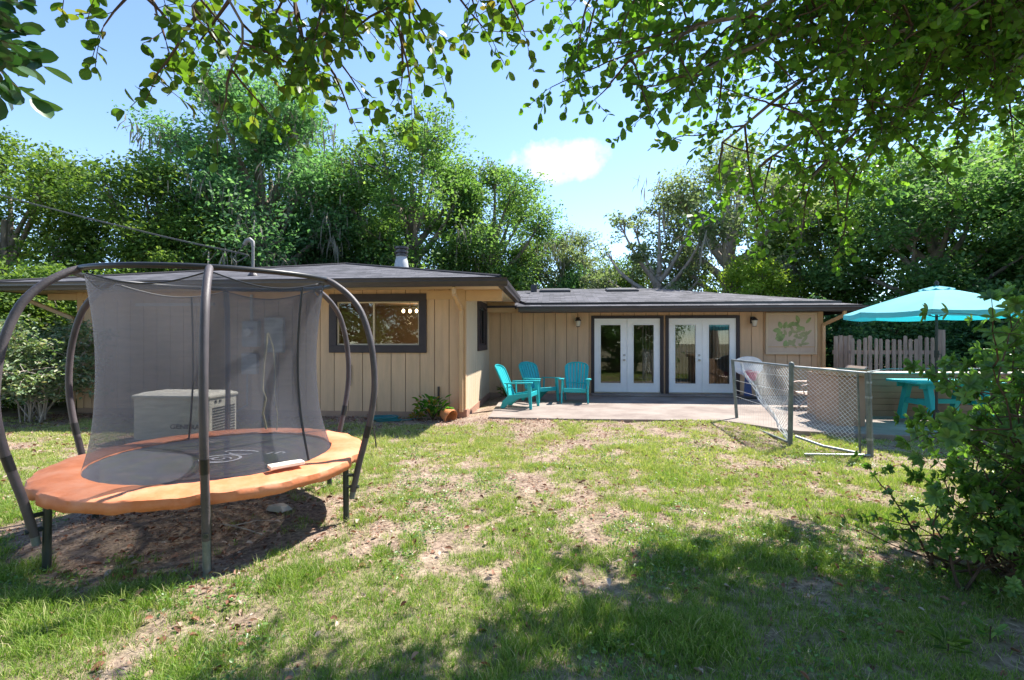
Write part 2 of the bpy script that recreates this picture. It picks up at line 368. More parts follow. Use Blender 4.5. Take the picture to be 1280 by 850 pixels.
# ------------------------------------------------------------------ builders
class MB:
    """collects shapes in world (or thing) coordinates, then links them as ONE mesh object"""
    def __init__(s): s.v = []; s.f = []; s.uv = None
    def add(s, vs, fs):
        o = len(s.v); s.v += [tuple(p) for p in vs]; s.f += [tuple(i + o for i in q) for q in fs]; return s
    def box(s, x0, x1, y0, y1, z0, z1):
        vs = [(x0,y0,z0),(x1,y0,z0),(x1,y1,z0),(x0,y1,z0),(x0,y0,z1),(x1,y0,z1),(x1,y1,z1),(x0,y1,z1)]
        return s.add(vs, [(3,2,1,0),(4,5,6,7),(0,1,5,4),(1,2,6,5),(2,3,7,6),(3,0,4,7)])
    def beam(s, a, b, w, h, up=(0,0,1)):
        a, b, up = Vector(a), Vector(b), Vector(up); d = (b-a).normalized()
        x = d.cross(up).normalized(); y = x.cross(d).normalized()
        vs = [p + x*sx*w/2 + y*sy*h/2 for p in (a, b) for sx, sy in ((-1,-1),(1,-1),(1,1),(-1,1))]
        return s.add(vs, [(3,2,1,0),(4,5,6,7),(0,1,5,4),(1,2,6,5),(2,3,7,6),(3,0,4,7)])
    def tube(s, pts, r, n=8, cap=True, closed=False):
        pts = [Vector(p) for p in pts]; k = len(pts)
        rs = r if isinstance(r, (list, tuple)) else [r]*k
        ref = Vector((0.13, 0.31, 1)).normalized(); base = len(s.v); prev = None
        for i, p in enumerate(pts):
            if closed: t = pts[(i+1) % k] - pts[i-1]
            else: t = pts[min(i+1, k-1)] - pts[max(i-1, 0)]
            if t.length < 1e-9: t = Vector((0,0,1))
            t.normalize()
            if prev is None:
                x = t.cross(ref)
                if x.length < 0.1: x = t.cross(Vector((1,0,0)))
            else: x = prev - t*prev.dot(t)
            if x.length < 1e-6: x = t.orthogonal()
            x.normalize(); prev = x; y = t.cross(x)
            for j in range(n):
                a = 2*math.pi*j/n
                s.v.append(tuple(p + (x*math.cos(a) + y*math.sin(a))*rs[i]))
        for i in range(k if closed else k-1):
            b0 = base + i*n; b1 = base + ((i+1) % k)*n
            for j in range(n):
                s.f.append((b0+j, b0+(j+1)%n, b1+(j+1)%n, b1+j))
        if cap and not closed:
            s.f.append(tuple(base+j for j in reversed(range(n)))); s.f.append(tuple(base+(k-1)*n+j for j in range(n)))
        return s
    def lathe(s, prof, c=(0,0,0), n=24):
        """prof: (radius, z) from bottom to top"""
        base = len(s.v)
        for r, z in prof:
            for j in range(n):
                a = 2*math.pi*j/n; s.v.append((c[0]+r*math.cos(a), c[1]+r*math.sin(a), c[2]+z))
        for i in range(len(prof)-1):
            for j in range(n):
                s.f.append((base+i*n+j, base+i*n+(j+1)%n, base+(i+1)*n+(j+1)%n, base+(i+1)*n+j))
        return s
    def prism(s, poly, z0, z1):
        k = len(poly)
        vs = [(x,y,z0) for x,y in poly] + [(x,y,z1) for x,y in poly]
        fs = [tuple(reversed(range(k))), tuple(range(k, 2*k))] + [(i,(i+1)%k,k+(i+1)%k,k+i) for i in range(k)]
        return s.add(vs, fs)
    def prism_to(s, poly3, vec):
        k = len(poly3); vec = Vector(vec)
        vs = [Vector(p) for p in poly3] + [Vector(p)+vec for p in poly3]
        return s.add(vs, [tuple(reversed(range(k))), tuple(range(k, 2*k))] + [(i,(i+1)%k,k+(i+1)%k,k+i) for i in range(k)])
    def build(s, name, mt, parent=None, origin=None, bevel=0, smooth=False, sub=0):
        me = bpy.data.meshes.new(name)
        o = bpy.data.objects.new(name, me); col.objects.link(o)
        off = Vector((0,0,0))
        if parent is not None:
            o.parent = parent; off = Vector(parent.get('_o', (0,0,0))); o['_o'] = tuple(off)
        elif origin is not None:
            off = Vector(origin); o.location = off; o['_o'] = tuple(off)
        me.from_pydata([(p[0]-off.x, p[1]-off.y, p[2]-off.z) for p in s.v], [], s.f)
        me.materials.append(M[mt]); me.update()
        bm = bmesh.new(); bm.from_mesh(me); bmesh.ops.recalc_face_normals(bm, faces=bm.faces); bm.to_mesh(me); bm.free()
        if smooth:
            me.shade_smooth(); me.set_sharp_from_angle(angle=math.radians(smooth if smooth > 1 else 50))
        if bevel:
            md = o.modifiers.new('bevel', 'BEVEL'); md.width = bevel; md.segments = 2; md.limit_method = 'ANGLE'
        if sub:
            md = o.modifiers.new('sub', 'SUBSURF'); md.levels = sub; md.render_levels = sub
        return o

def tag(o, label=None, cat=None, group=None, kind=None):
    if label: o['label'] = label
    if cat: o['category'] = cat
    if group: o['group'] = group
    if kind: o['kind'] = kind
    return o
def thing(name, loc, label, cat, group=None):
    o = bpy.data.objects.new(name, None); col.objects.link(o)
    o.location = loc; o.empty_display_size = 0.2; o['_o'] = tuple(loc)
    return tag(o, label, cat, group)
def copy_thing(o, parent=None):
    c = o.copy(); col.objects.link(c); c.parent = parent
    for ch in [x for x in bpy.data.objects if x.parent == o]:
        copy_thing(ch, c)
    return c

def np_mesh(name, verts, faces_flat, sizes, mt, tint=None, parent=None, origin=None, smooth=False):
    """fast mesh from arrays; faces_flat concatenated vertex indices, sizes per-face"""
    me = bpy.data.meshes.new(name)
    verts = np.asarray(verts, dtype=np.float32)
    off = np.zeros(3, dtype=np.float32)
    o = bpy.data.objects.new(name, me); col.objects.link(o)
    if parent is not None:
        o.parent = parent; off = np.array(parent.get('_o', (0,0,0)), dtype=np.float32); o['_o'] = tuple(float(q) for q in off)
    elif origin is not None:
        off = np.array(origin, dtype=np.float32); o.location = tuple(origin); o['_o'] = tuple(origin)
    verts = verts - off
    nf = len(sizes)
    me.vertices.add(len(verts)); me.vertices.foreach_set('co', verts.ravel())
    me.loops.add(len(faces_flat)); me.loops.foreach_set('vertex_index', np.asarray(faces_flat, dtype=np.int32))
    me.polygons.add(nf)
    starts = np.concatenate([[0], np.cumsum(sizes)[:-1]]).astype(np.int32)
    me.polygons.foreach_set('loop_start', starts)
    me.update(calc_edges=True); me.validate()
    if tint is not None:
        a = me.attributes.new('tint', 'FLOAT', 'FACE'); a.data.foreach_set('value', np.asarray(tint, dtype=np.float32))
    me.materials.append(M[mt])
    if smooth: me.shade_smooth()
    return o

def frames(rng, n, up_bias=0.5):
    """random leaf frames: length axis a, width axis b, normal c"""
    c = rng.normal(size=(n,3)); c[:,2] = np.abs(c[:,2]) + up_bias*1.2
    c /= np.linalg.norm(c, axis=1)[:,None]
    t = rng.normal(size=(n,3)); a = t - c*(t*c).sum(1)[:,None]; a /= np.linalg.norm(a, axis=1)[:,None]
    b = np.cross(c, a)
    return a, b, c

def leaf_arrays(pos, size, a, b, c, width=0.5, oval=False, fold=0.18):
    """pos (N,3) leaf base; returns verts, faces_flat, sizes, faces per leaf"""
    N = len(pos); L = size[:,None]
    if not oval:
        v = np.stack([pos, pos + a*L*0.5 + b*L*width/2 + c*L*fold*0.5, pos + a*L, pos + a*L*0.5 - b*L*width/2 + c*L*fold*0.5], 1)
        v = v.reshape(-1,3); base = np.arange(N)*4
        f = (base[:,None] + np.array([0,1,2,3])[None]).ravel()
        return v, f, np.full(N, 4), 1
    w = width/2
    sec = ((.14,.55,.5), (.40,.97,.95), (.66,.98,.95), (.88,.62,.5))
    P = [pos] + [pos + a*L*u + b*L*w*q + c*L*fold*h for u, q, h in sec] + [pos + a*L - c*L*fold*.5] + [pos + a*L*u - b*L*w*q + c*L*fold*h for u, q, h in sec[::-1]]
    v = np.stack(P, 1).reshape(-1,3); base = np.arange(N)*10
    f = (base[:,None] + np.array([0,1,2,3,4,5, 0,5,6,7,8,9])[None]).ravel()
    return v, f, np.full(N*2, 6), 2

def vnoise(x, y, s, seed=0):
    """smooth 2-D value noise 0..1"""
    rng = np.random.default_rng(seed); G = rng.random((256,256))
    x = np.asarray(x)/s + 1000.37; y = np.asarray(y)/s + 1000.71
    xi = np.floor(x).astype(int); yi = np.floor(y).astype(int)
    u = x-xi; v = y-yi; u = u*u*(3-2*u); v = v*v*(3-2*v)
    g = lambda i, j: G[i % 256, j % 256]
    return (g(xi,yi)*(1-u)+g(xi+1,yi)*u)*(1-v) + (g(xi,yi+1)*(1-u)+g(xi+1,yi+1)*u)*v

# ------------------------------------------------------------------ ground
TR_C = (-2.90, 4.06)
def in_patio(x, y):
    front = np.where(x < 3.2, 9.32 + 0.05*np.sin(x*3), np.where(x < 4.0, 9.32 - (x-3.2)*1.2, 8.36 - (x-4.0)*0.2))
    return (y > front) & (x > -1.25) & (y < 13.6)
def turf(x, y):
    """how much grass grows at a point, 0..1"""
    t = 0.30*vnoise(x, y, 0.50, 1) + 0.36*vnoise(x, y, 0.20, 2) + 0.12*vnoise(x, y, 1.9, 3) + .30*vnoise(x, y, .09, 4)
    t = (t - 0.385)*3.3
    far = np.clip((y-5.2)/4, 0, 1)
    t = t + 0.16 - 0.12*far*(np.abs(x-1.2) < 2.2)
    t = t + 0.35*np.clip((4.4-y)/1.6, 0, 1)*np.clip((x+2.2)/1.5, 0, 1) + 0.40*np.clip((3.3-y)/.7, 0, 1)*(x < -0.4)          # the lusher grass towards the front right
    bare = np.exp(-(((x-TR_C[0]+0.15)/1.25)**2 + ((y-TR_C[1]+0.15)/1.0)**2)**2)
    t = t - 1.3*bare
    t = t - 1.0*np.clip(1-np.abs(y-9.4)/0.55, 0, 1)*((x > -12) & (x < -0.9))   # soil by the wing wall
    t = t - 0.7*np.exp(-((x+1.2)**2 + (y-10.4)**2)/1.6)
    t = t - 0.5*np.exp(-(((x+1.0)/0.8)**2 + ((y-5.3)/0.9)**2))
    t = t - 0.45*np.exp(-(((x-3.9)/0.9)**2 + ((y-5.4)/0.6)**2))
    return np.clip(t, 0, 1)
def height(x, y):
    near = np.exp(-((x/25)**2 + ((y-6)/22)**2))
    h = (vnoise(x, y, 1.7, 5)-0.5)*0.035 + (vnoise(x, y, 0.35, 6)-0.5)*0.016 + (vnoise(x, y, 0.15, 7)-0.5)*0.018
    return h*near - 0.006 + 0.062*np.clip((y-8.0)/1.3, 0, 1)*np.clip((x+1.9)/.6, 0, 1)*np.clip((9.6-x)/2, 0, 1)

gx = np.concatenate([[-160,-90,-50,-30,-20,-15], np.arange(-12, 10.01, 0.07), [13,18,28,50,90,160]])
gy = np.concatenate([[-160,-80,-40,-20,-10,-5], np.arange(-1.5, 12.51, 0.07), [15,18,24,32,50,90,160]])
X, Y = np.meshgrid(gx, gy)
Z = height(X, Y)
Z = np.where(in_patio(X, Y) | (Y > 10.3), Z - 0.04, Z)
nx, ny = len(gx), len(gy)
vv = np.stack([X.ravel(), Y.ravel(), Z.ravel()], 1)
i0 = (np.arange(ny-1)[:,None]*nx + np.arange(nx-1)[None]).ravel()
ff = np.stack([i0, i0+1, i0+nx+1, i0+nx], 1).ravel()
g = np_mesh('ground', vv, ff, np.full(len(i0), 4), 'soil', smooth=True)
tag(g, kind='structure')
at = g.data.attributes.new('turf', 'FLOAT', 'POINT'); at.data.foreach_set('value', turf(X, Y).ravel().astype(np.float32))

# patio slab
poly = [(-1.25,9.40),(-0.6,9.33),(0.6,9.30),(1.9,9.34),(3.15,9.30),(3.35,9.05),(3.7,8.6),(4.0,8.36),(5.4,8.10),(7.4,7.9),(10.5,7.7),(10.5,13.6),(-1.25,13.6),(-1.3,11.5)]
o = MB().prism(poly, -0.05, 0.085).build('patio', 'concrete', bevel=0.008); tag(o, kind='structure')
o = MB().box(1.0, 4.92, 13.05, 13.5, 0.089, 0.125).build('door_step', 'concrete', bevel=0.006); tag(o, kind='structure')

# grass: tufts of real blades
rng = np.random.default_rng(11)
def scatter(n, x0, x1, y0, y1, keep):
    out = []
    tot = 0
    while tot < n:
        x = rng.uniform(x0, x1, n*3); y = rng.uniform(y0, y1, n*3)
        k = rng.random(n*3) < keep(x, y)
        out.append(np.stack([x[k], y[k]], 1)); tot += k.sum()
    return np.concatenate(out)[:n]
def in_view(x, y, m=0.6):
    D = 0.084*(-x)*-1*-1 + 0.9965*y
    D = 0.0841*(-x) * -1 * -1 + 0.9965*y
    return (np.abs(x) < y*1.15 + m + 0.5) & (y > 1.3)
def clear(x, y):
    return ~in_patio(x, y) & ~((y > 9.72) & (x < -1.6)) & ~((x < -0.9) & (y > 9.3) & (x > -1.7))
def keep_grass(x, y): return turf(x, y)**2.3*in_view(x, y)*clear(x, y)
def blades(tufts, per, h0, h1, w, spread, lean):
    n = len(tufts)*per
    c = np.repeat(tufts, per, 0)
    ang = rng.uniform(0, 2*np.pi, n); rr = np.abs(rng.normal(size=n))*spread
    bx = c[:,0] + np.cos(ang)*rr; by = c[:,1] + np.sin(ang)*rr
    bz = height(bx, by) - 0.004
    hs = rng.uniform(h0, h1, n)*np.repeat(rng.uniform(0.55, 1.35, len(tufts)), per)
    la = ang + rng.normal(size=n)*0.9
    ln = hs*lean*rng.uniform(0.2, 1.3, n)
    dx, dy = np.cos(la)*ln, np.sin(la)*ln
    fa = rng.uniform(0, 2*np.pi, n); wx, wy = np.cos(fa)*w/2, np.sin(fa)*w/2
    P = np.stack([np.stack([bx-wx, by-wy, bz],1), np.stack([bx+wx, by+wy, bz],1),
                  np.stack([bx+wx*.8+dx*.35, by+wy*.8+dy*.35, bz+hs*.6],1), np.stack([bx-wx*.8+dx*.35, by-wy*.8+dy*.35, bz+hs*.6],1),
                  np.stack([bx+dx, by+dy, bz+hs*(1-0.25*lean*rng.random(n))],1)], 1).reshape(-1,3)
    base = np.arange(n)*5
    f = (base[:,None] + np.array([0,1,2,3, 3,2,4])[None]).ravel()
    sz = np.tile([4,3], n)
    tt = np.repeat(rng.uniform(0, 1, len(tufts)), per)
    dry = np.clip((by-3.6)/3, 0, 1)*0.27 + 0.04
    t = np.clip(tt*0.50 + rng.random(n)*0.30 - .04 + dry + (rng.random(n) < 0.09 + dry*0.4)*0.5, 0, 1)
    return P, f, sz, np.repeat(t, 2)
parts_ = []
T1 = scatter(13500, -5, 5.5, 1.5, 3.6, keep_grass)
T2 = scatter(17000, -8, 7, 3.4, 6.2, keep_grass)
T3 = scatter(20000, -12, 9, 6.0, 9.7, keep_grass)
for T, per, h0, h1, w, sp, le in ((T1, 11, .016, .062, .0032, .024, .9), (T2, 10, .016, .058, .0044, .028, .9), (T3, 7, .015, .050, .0075, .036, .9)):
    parts_.append(blades(T, per, h0, h1, w, sp, le))
# taller clumps
def keep_tall(x, y): return np.clip((vnoise(x, y, 0.5, 21)-0.62)*4, 0, 1)*turf(x, y)*in_view(x, y)*clear(x, y)*np.clip(1.3-y/9, 0.1, 1)
T4 = scatter(8200, -6, 6, 1.6, 8.5, keep_tall)
parts_.append(blades(T4, 13, .035, .095, .0038, .024, .8))
V, Fc, S, Tn = [], [], [], []
off = 0
for P, f, sz, t in parts_:
    V.append(P); Fc.append(f+off); S.append(sz); Tn.append(t); off += len(P)
g = np_mesh('grass', np.concatenate(V), np.concatenate(Fc), np.concatenate(S), 'grass_blade', np.concatenate(Tn))
tag(g, 'patchy green lawn grass growing in tufts over the bare soil', 'grass', kind='stuff')

# straw thatch lying on the soil
def keep_straw(x, y): return (0.25 + 0.75*(1-turf(x, y)))*in_view(x, y)*clear(x, y)*np.clip(1.25-y/14, 0, 1)
ST = scatter(52000, -11, 8, 1.5, 9.7, keep_straw)
n_ = len(ST)
pz = height(ST[:,0], ST[:,1]) + 0.004
a, b_, c_ = frames(rng, n_, 3.0)
sz = rng.uniform(0.02, 0.07, n_)*(1+0.05*ST[:,1])
v, f, s_, k_ = leaf_arrays(np.stack([ST[:,0], ST[:,1], pz], 1), sz, a, b_, c_, width=0.07, fold=0.1)
g = np_mesh('dry_thatch', v, f, s_, 'straw', rng.random(n_))
tag(g, 'dry straw coloured thatch scattered over the lawn soil', 'dry grass', kind='stuff')
# low broad-leaved weeds and clover between the grass
def keep_cl(x, y): return np.clip((vnoise(x, y, .45, 51)-.60)*5, 0, 1)*in_view(x, y)*clear(x, y)*np.clip(1.4-y/8, .05, 1)*(turf(x, y) > .15)
CL = scatter(11000, -6, 7, 1.5, 8, keep_cl); n_ = len(CL)
a, b_, c_ = frames(rng, n_, 1.4)
v, f, s_, k_ = leaf_arrays(np.stack([CL[:,0], CL[:,1], height(CL[:,0], CL[:,1]) + rng.uniform(0.012, 0.045, n_)], 1), rng.uniform(0.012, 0.028, n_), a, b_, c_, width=0.75, oval=True, fold=0.12)
g = np_mesh('clover', v, f, s_, 'leaf_shrub', np.repeat(rng.random(n_), 2))
tag(g, 'low round-leaved clover and weeds mixed into the lawn', 'weeds', kind='stuff')
# crumbled leaf litter
def keep_litter(x, y): return (0.35 + 0.65*(1-turf(x, y)))*in_view(x, y)*clear(x, y)*np.clip(vnoise(x, y, .35, 41)*2-.4, .08, 1)
LL = scatter(24000, -11, 8, 1.5, 9.7, keep_litter); n_ = len(LL)
a, b_, c_ = frames(rng, n_, 1.6)
v, f, s_, k_ = leaf_arrays(np.stack([LL[:,0], LL[:,1], height(LL[:,0], LL[:,1]) + rng.uniform(0.001, 0.010, n_)], 1), rng.uniform(0.008, 0.026, n_)*(1+.08*LL[:,1]), a, b_, c_, width=0.6, fold=0.2)
g = np_mesh('leaf_litter', v, f, s_, 'dead_leaf', rng.random(n_)**1.3)
tag(g, 'crumbled brown and pinkish leaf litter on the bare soil', 'leaf litter', kind='stuff')
# fallen leaves
def keep_leaf(x, y): return (0.15 + 1.4*np.clip(vnoise(x, y, 0.8, 31)-0.45, 0, 1) + 1.1*np.exp(-(((x+2.9)/1.3)**2+((y-4.1)/1.2)**2)**2) + 0.9*(y > 9.1)*(x < -1))*in_view(x, y)*clear(x, y)
LT = scatter(4600, -11, 8, 1.5, 9.7, keep_leaf)
n_ = len(LT)
pz = height(LT[:,0], LT[:,1]) + rng.uniform(0.004, 0.028, n_)
a, b_, c_ = frames(rng, n_, 1.3)
v, f, s_, k_ = leaf_arrays(np.stack([LT[:,0], LT[:,1], pz], 1), rng.uniform(0.022, 0.062, n_), a, b_, c_, width=0.5, oval=True, fold=0.2)
g = np_mesh('fallen_leaves', v, f, s_, 'dead_leaf', np.repeat(rng.random(n_), 2))
tag(g, 'reddish brown fallen leaves littering the lawn', 'fallen leaves', kind='stuff')

# ------------------------------------------------------------------ house
WY, BY, SX = 9.8, 13.58, -1.78           # wing front wall, back wall, side wall
RX = 7.02                                # right end of the main part
house = thing('house', (0, 12, 0), 'tan single storey house with vertical siding, dark gutters and grey shingle roof', 'house')

def wall(name, mt, axis, u0, u1, w, z0, z1, pitch, holes, depth=0.06, sign=-1, groove=0.014, phase=0.0):
    """boards along axis 'x' at y=w (facing sign*y) or along 'y' at x=w; holes: (u0,u1,z0,z1)"""
    b = MB(); bk = MB()
    cuts = [u0, u1]; k = u0 + phase
    grooves = []
    while k < u1:
        if k > u0 + 0.02: grooves.append(k)
        k += pitch
    hs = sorted({h[0] for h in holes} | {h[1] for h in holes})
    def cells(lo, hi):
        e = [lo] + [q for q in hs if lo < q < hi] + [hi]
        return list(zip(e[:-1], e[1:]))
    def emit(B, a, c, za, zb, f0, f1):
        lo, hi = min(f0, f1), max(f0, f1)
        if axis == 'x': B.box(a, c, lo, hi, za, zb)
        else: B.box(lo, hi, a, c, za, zb)
    def column(B, a, c, f0, f1):
        mid = (a+c)/2; zs = [(z0, z1)]
        for h in holes:
            if h[0] <= mid <= h[1]:
                nz = []
                for p, q in zs:
                    if h[2] > p: nz.append((p, min(q, h[2])))
                    if h[3] < q: nz.append((max(p, h[3]), q))
                zs = nz
        for p, q in zs:
            if q - p > 0.005: emit(B, a, c, p, q, f0, f1)
    for a, c in cells(u0, u1): column(bk, a, c, w - sign*0.018, w - sign*(0.018+depth))
    edges = [u0] + grooves + [u1]
    for i in range(len(edges)-1):
        a = edges[i] + (groove/2 if i else 0); c = edges[i+1] - (groove/2 if i < len(edges)-2 else 0)
        for p, q in cells(a, c): column(b, p, q, w, w - sign*0.0178)
    o = b.build(name, mt, house)
    bk.build('wall_backing', 'groove', o)
    return o

# openings
W1 = (-4.60, -2.56, 1.30, 2.50)                     # wing window incl. trim
W2 = (-8.80, -7.10, 1.45, 2.33)                     # window behind the net
S1 = (11.42, 12.95, 1.30, 2.50)                     # side wall window (y range)
D1 = (1.02, 2.95, 0.09, 2.22); D2 = (3.00, 4.93, 0.09, 2.22)
def shrink(h, t, keep_bottom=False): return (h[0]+t, h[1]-t, h[2] + (0 if keep_bottom else t), h[3]-t)
wall('wall', 'siding', 'x', -10.2, SX, WY, 0.10, 2.62, 0.30, [shrink(W1, .05)])
wall('wall', 'siding_light', 'y', WY+0.08, BY, SX, 0.10, 2.62, 0.26, [shrink(S1, .05)], sign=1)
wall('wall', 'siding', 'x', SX+0.0, RX, BY, 0.10, 2.42, 0.305, [shrink(D1, .05, True), shrink(D2, .05, True)])
wall('wall', 'siding', 'y', WY+0.08, 18.0, -10.2, 0.10, 2.62, 0.30, [], sign=-1)
wall('wall', 'siding', 'y', BY+0.08, 20.4, RX, 0.10, 2.42, 0.30, [], sign=1)
b = MB().box(-10.2, RX, 20.4, 20.5, 0, 2.4); b.build('wall', 'siding', house)
# foundation courses
MB().box(-10.22, SX+0.02, WY-0.015, WY+0.12, -0.1, 0.105).build('foundation', 'bar_wall', house)
MB().box(SX-0.1, SX+0.025, WY+0.12, BY, -0.1, 0.105).build('foundation', 'brick', house)
MB().box(SX-0.14, SX+0.05, WY-0.05, WY+0.16, -0.1, 0.17).build('brick_pier', 'brick', house, bevel=0.006)
MB().box(SX+0.025, RX, BY-0.02, BY+0.1, -0.05, 0.105).build('foundation', 'bar_wall', house)
# corner boards, frieze
for x0, x1, y0, y1, z0, z1, mt in ((SX-0.12, SX+0.022, WY-0.024, WY+0.075, 0.1, 2.6, 'trim_tan'), (RX-0.12, RX+0.022, BY-0.024, BY+0.075, 0.1, 2.4, 'trim_tan'),
                                    (-10.22, -10.08, WY-0.024, WY+0.075, 0.1, 2.6, 'trim_tan')):
    MB().box(x0, x1, y0, y1, z0, z1).build('corner_board', mt, house, bevel=0.004)
MB().box(-10.08, W1[0], WY-0.022, WY-0.002, 2.42, 2.56).box(W1[1], SX-0.12, WY-0.022, WY-0.002, 2.38, 2.56).build('frieze_board', 'trim_tan', house)
MB().box(SX+0.025, RX-0.12, BY-0.022, BY-0.002, 2.30, 2.42).build('frieze_board', 'trim_tan', house)

# roofs --------------------------------------------------------------
def roof_slab(faces, thick, name, mt, parent):
    """faces: list of 3D polygons (upper skin, counter-clockwise from above); adds thickness and shingle UVs"""
    me = bpy.data.meshes.new(name); o = bpy.data.objects.new(name, me); col.objects.link(o); o.parent = parent
    off = Vector(parent['_o']); o['_o'] = tuple(off)
    bm = bmesh.new(); uvl = bm.loops.layers.uv.new('UVMap'); cache = {}
    def vert(p, dz):
        k = (round(p[0],4), round(p[1],4), round(p[2]-dz,4))
        if k not in cache: cache[k] = bm.verts.new(Vector(k) - off)
        return cache[k]
    edges = {}
    for poly in faces:
        P = [Vector(p) for p in poly]
        nrm = (P[1]-P[0]).cross(P[2]-P[0]).normalized()
        if nrm.z < 0: nrm = -nrm; P = P[::-1]
        u = Vector((0,0,1)).cross(nrm)
        u = u.normalized() if u.length > 1e-4 else Vector((1,0,0))
        v = nrm.cross(u)
        f = bm.faces.new([vert(p, 0) for p in P])
        for lp, p in zip(f.loops, P): lp[uvl].uv = (p.dot(u), p.dot(v))
        bm.faces.new([vert(p, thick) for p in reversed(P)])
        for i in range(len(P)):
            a_, b_ = P[i], P[(i+1) % len(P)]
            ka = tuple(round(q,3) for q in a_); kb = tuple(round(q,3) for q in b_)
            if (kb, ka) in edges: edges.pop((kb, ka))
            else: edges[(ka, kb)] = (a_, b_)
    for a_, b_ in edges.values():
        bm.faces.new([vert(b_, 0), vert(a_, 0), vert(a_, thick), vert(b_, thick)])
    bm.to_mesh(me); bm.free(); me.materials.append(M[mt]); me.update()
    return o
SL = 0.21
# wing: hip roof, eaves x -11.35..-0.98, y 9.05..
ex0, ex1, ey, ez = -11.35, -0.98, 9.06, 2.735
apx = (ex0+ex1)/2; run = (ex1-ex0)/2; apy = ey+run; apz = ez+SL*run
back = 19.5
wing = roof_slab([[(ex0,ey,ez),(ex1,ey,ez),(apx,apy,apz)],
                  [(ex1,ey,ez),(ex1,back,ez),(apx,back,apz),(apx,apy,apz)],
                  [(ex0,ey,ez),(apx,apy,apz),(apx,back,apz),(ex0,back,ez)]], 0.035, 'roof', 'shingle', house)
# main: eave y 12.85, x up to 7.75
mx1, my, mz = 7.62, 12.87, 2.44
rl = 4.25; rz = mz + 0.195*rl
main = roof_slab([[(-3.2,my,mz),(mx1,my,mz),(mx1-rl,my+rl,rz),(-3.2,my+rl,rz)],
                  [(mx1,my,mz),(mx1,my+2*rl,mz),(mx1-rl,my+rl,rz)],
                  [(mx1,my+2*rl,mz),(-3.2,my+2*rl,mz),(-3.2,my+rl,rz),(mx1-rl,my+rl,rz)]], 0.035, 'roof', 'shingle', house)
# second shingle layer on the main roof with a dark drip edge set back from the eave
d = 0.33; zz = mz + 0.195*d
lay = roof_slab([[(-0.75,my+d,zz+.05),(mx1-d,my+d,zz+.05),(mx1-rl,my+rl,rz+.05),(-0.75,my+rl,rz+.05)]], 0.05, 'roof_overlay', 'shingle', house)
MB().beam((-0.98+.25,my+d-.012,zz+.022),(mx1-d,my+d-.012,zz+.022), 0.02, 0.07).beam((-0.74,my+d,zz+.022),(-1.02,my+0.95,zz+.16),0.02,0.07).build('drip_edge', 'gutter_metal', house)
MB().tube([(apx,apy,apz+.012),(apx,back,apz+.012)], 0.05, 6).tube([(ex0,ey,ez+.005),(apx,apy,apz+.012)], 0.035, 6).tube([(ex1,ey,ez+.005),(apx,apy,apz+.012)], 0.035, 6).build('ridge_cap', 'shingle', house)
MB().box(ex0+.1, ex1-.1, ey+.06, WY, 2.585, 2.60).box(SX, ex1-.06, ey+.06, my+0.3, 2.565, 2.58).box(ex0+.06, -10.2, ey+.06, 19, 2.565, 2.58).build('soffit', 'soffit', house)
MB().box(ex1-.0, mx1-.1, my+.06, BY, 2.40, 2.41).box(RX, mx1-.1, BY, 20.6, 2.39, 2.40).build('soffit', 'soffit', house)
# gutters: K-style profile swept along the eaves
def gutter(a, c, z, out, hgt=0.15):
    """a->c along the eave; 'out' horizontal direction away from the house"""
    a, c, out = Vector(a), Vector(c), Vector(out)
    prof = [(0.0, 0), (0.09, 0), (0.10, 0.04), (0.125, 0.09), (0.125, 0.115), (0.132, hgt), (0.115, hgt), (0.115, 0.12), (0.085, 0.012), (0.012, 0.012), (0.012, hgt), (0.0, hgt)]
    P = [Vector((a.x+out.x*u, a.y+out.y*u, z+w)) for u, w in prof]
    k = len(P); dv = Vector((c.x-a.x, c.y-a.y, 0))
    b = MB(); b.add(P + [p+dv for p in P], [tuple(range(k)), tuple(reversed(range(k, 2*k)))] + [(i,(i+1)%k,k+(i+1)%k,k+i) for i in range(k)])
    return b
gutter((ex0, ey+.02, 0), (ex1+.13, ey+.02, 0), 2.555, (0,-1,0)).build('gutter', 'gutter_metal', house)
gutter((ex1-.02, ey+.02, 0), (ex1-.02, my+.25, 0), 2.552, (1,0,0)).build('gutter', 'gutter_metal', house)
gutter((ex0+.02, ey+.02, 0), (ex0+.02, 19, 0), 2.552, (-1,0,0)).build('gutter', 'gutter_metal', house)
gutter((ex1+.06, my+.02, 0), (mx1+.1, my+.02, 0), 2.285, (0,-1,0), 0.13).build('gutter', 'gutter_metal', house)
MB().box(ex0, ex1, ey+.03, ey+.055, 2.56, 2.69).box(ex1-.055, ex1-.03, ey+.056, my+.4, 2.56, 2.69).box(ex0+.03, ex0+.055, ey+.056, 19, 2.56, 2.69).build('fascia', 'dark_trim', house)
MB().box(ex1+.1, mx1-.02, my+.03, my+.055, 2.27, 2.40).box(mx1-.05, mx1-.025, my+.056, my+2*rl, 2.25, 2.40).build('fascia', 'dark_trim', house)
# tan beam end above the corner and the diagonal brace
MB().box(SX+.03, SX+.76, WY-.05, WY+.0, 2.34, 2.56).build('beam', 'trim_tan', house, bevel=.004)
MB().box(-10.9, -10.22, WY-.03, WY+.06, 2.42, 2.56).build('beam', 'trim_tan', house, bevel=.004)
MB().beam((SX+.02, BY-.5, 2.44), (SX+.75, BY-.5, 2.44), 0.05, 0.28).build('beam', 'trim_tan', house)
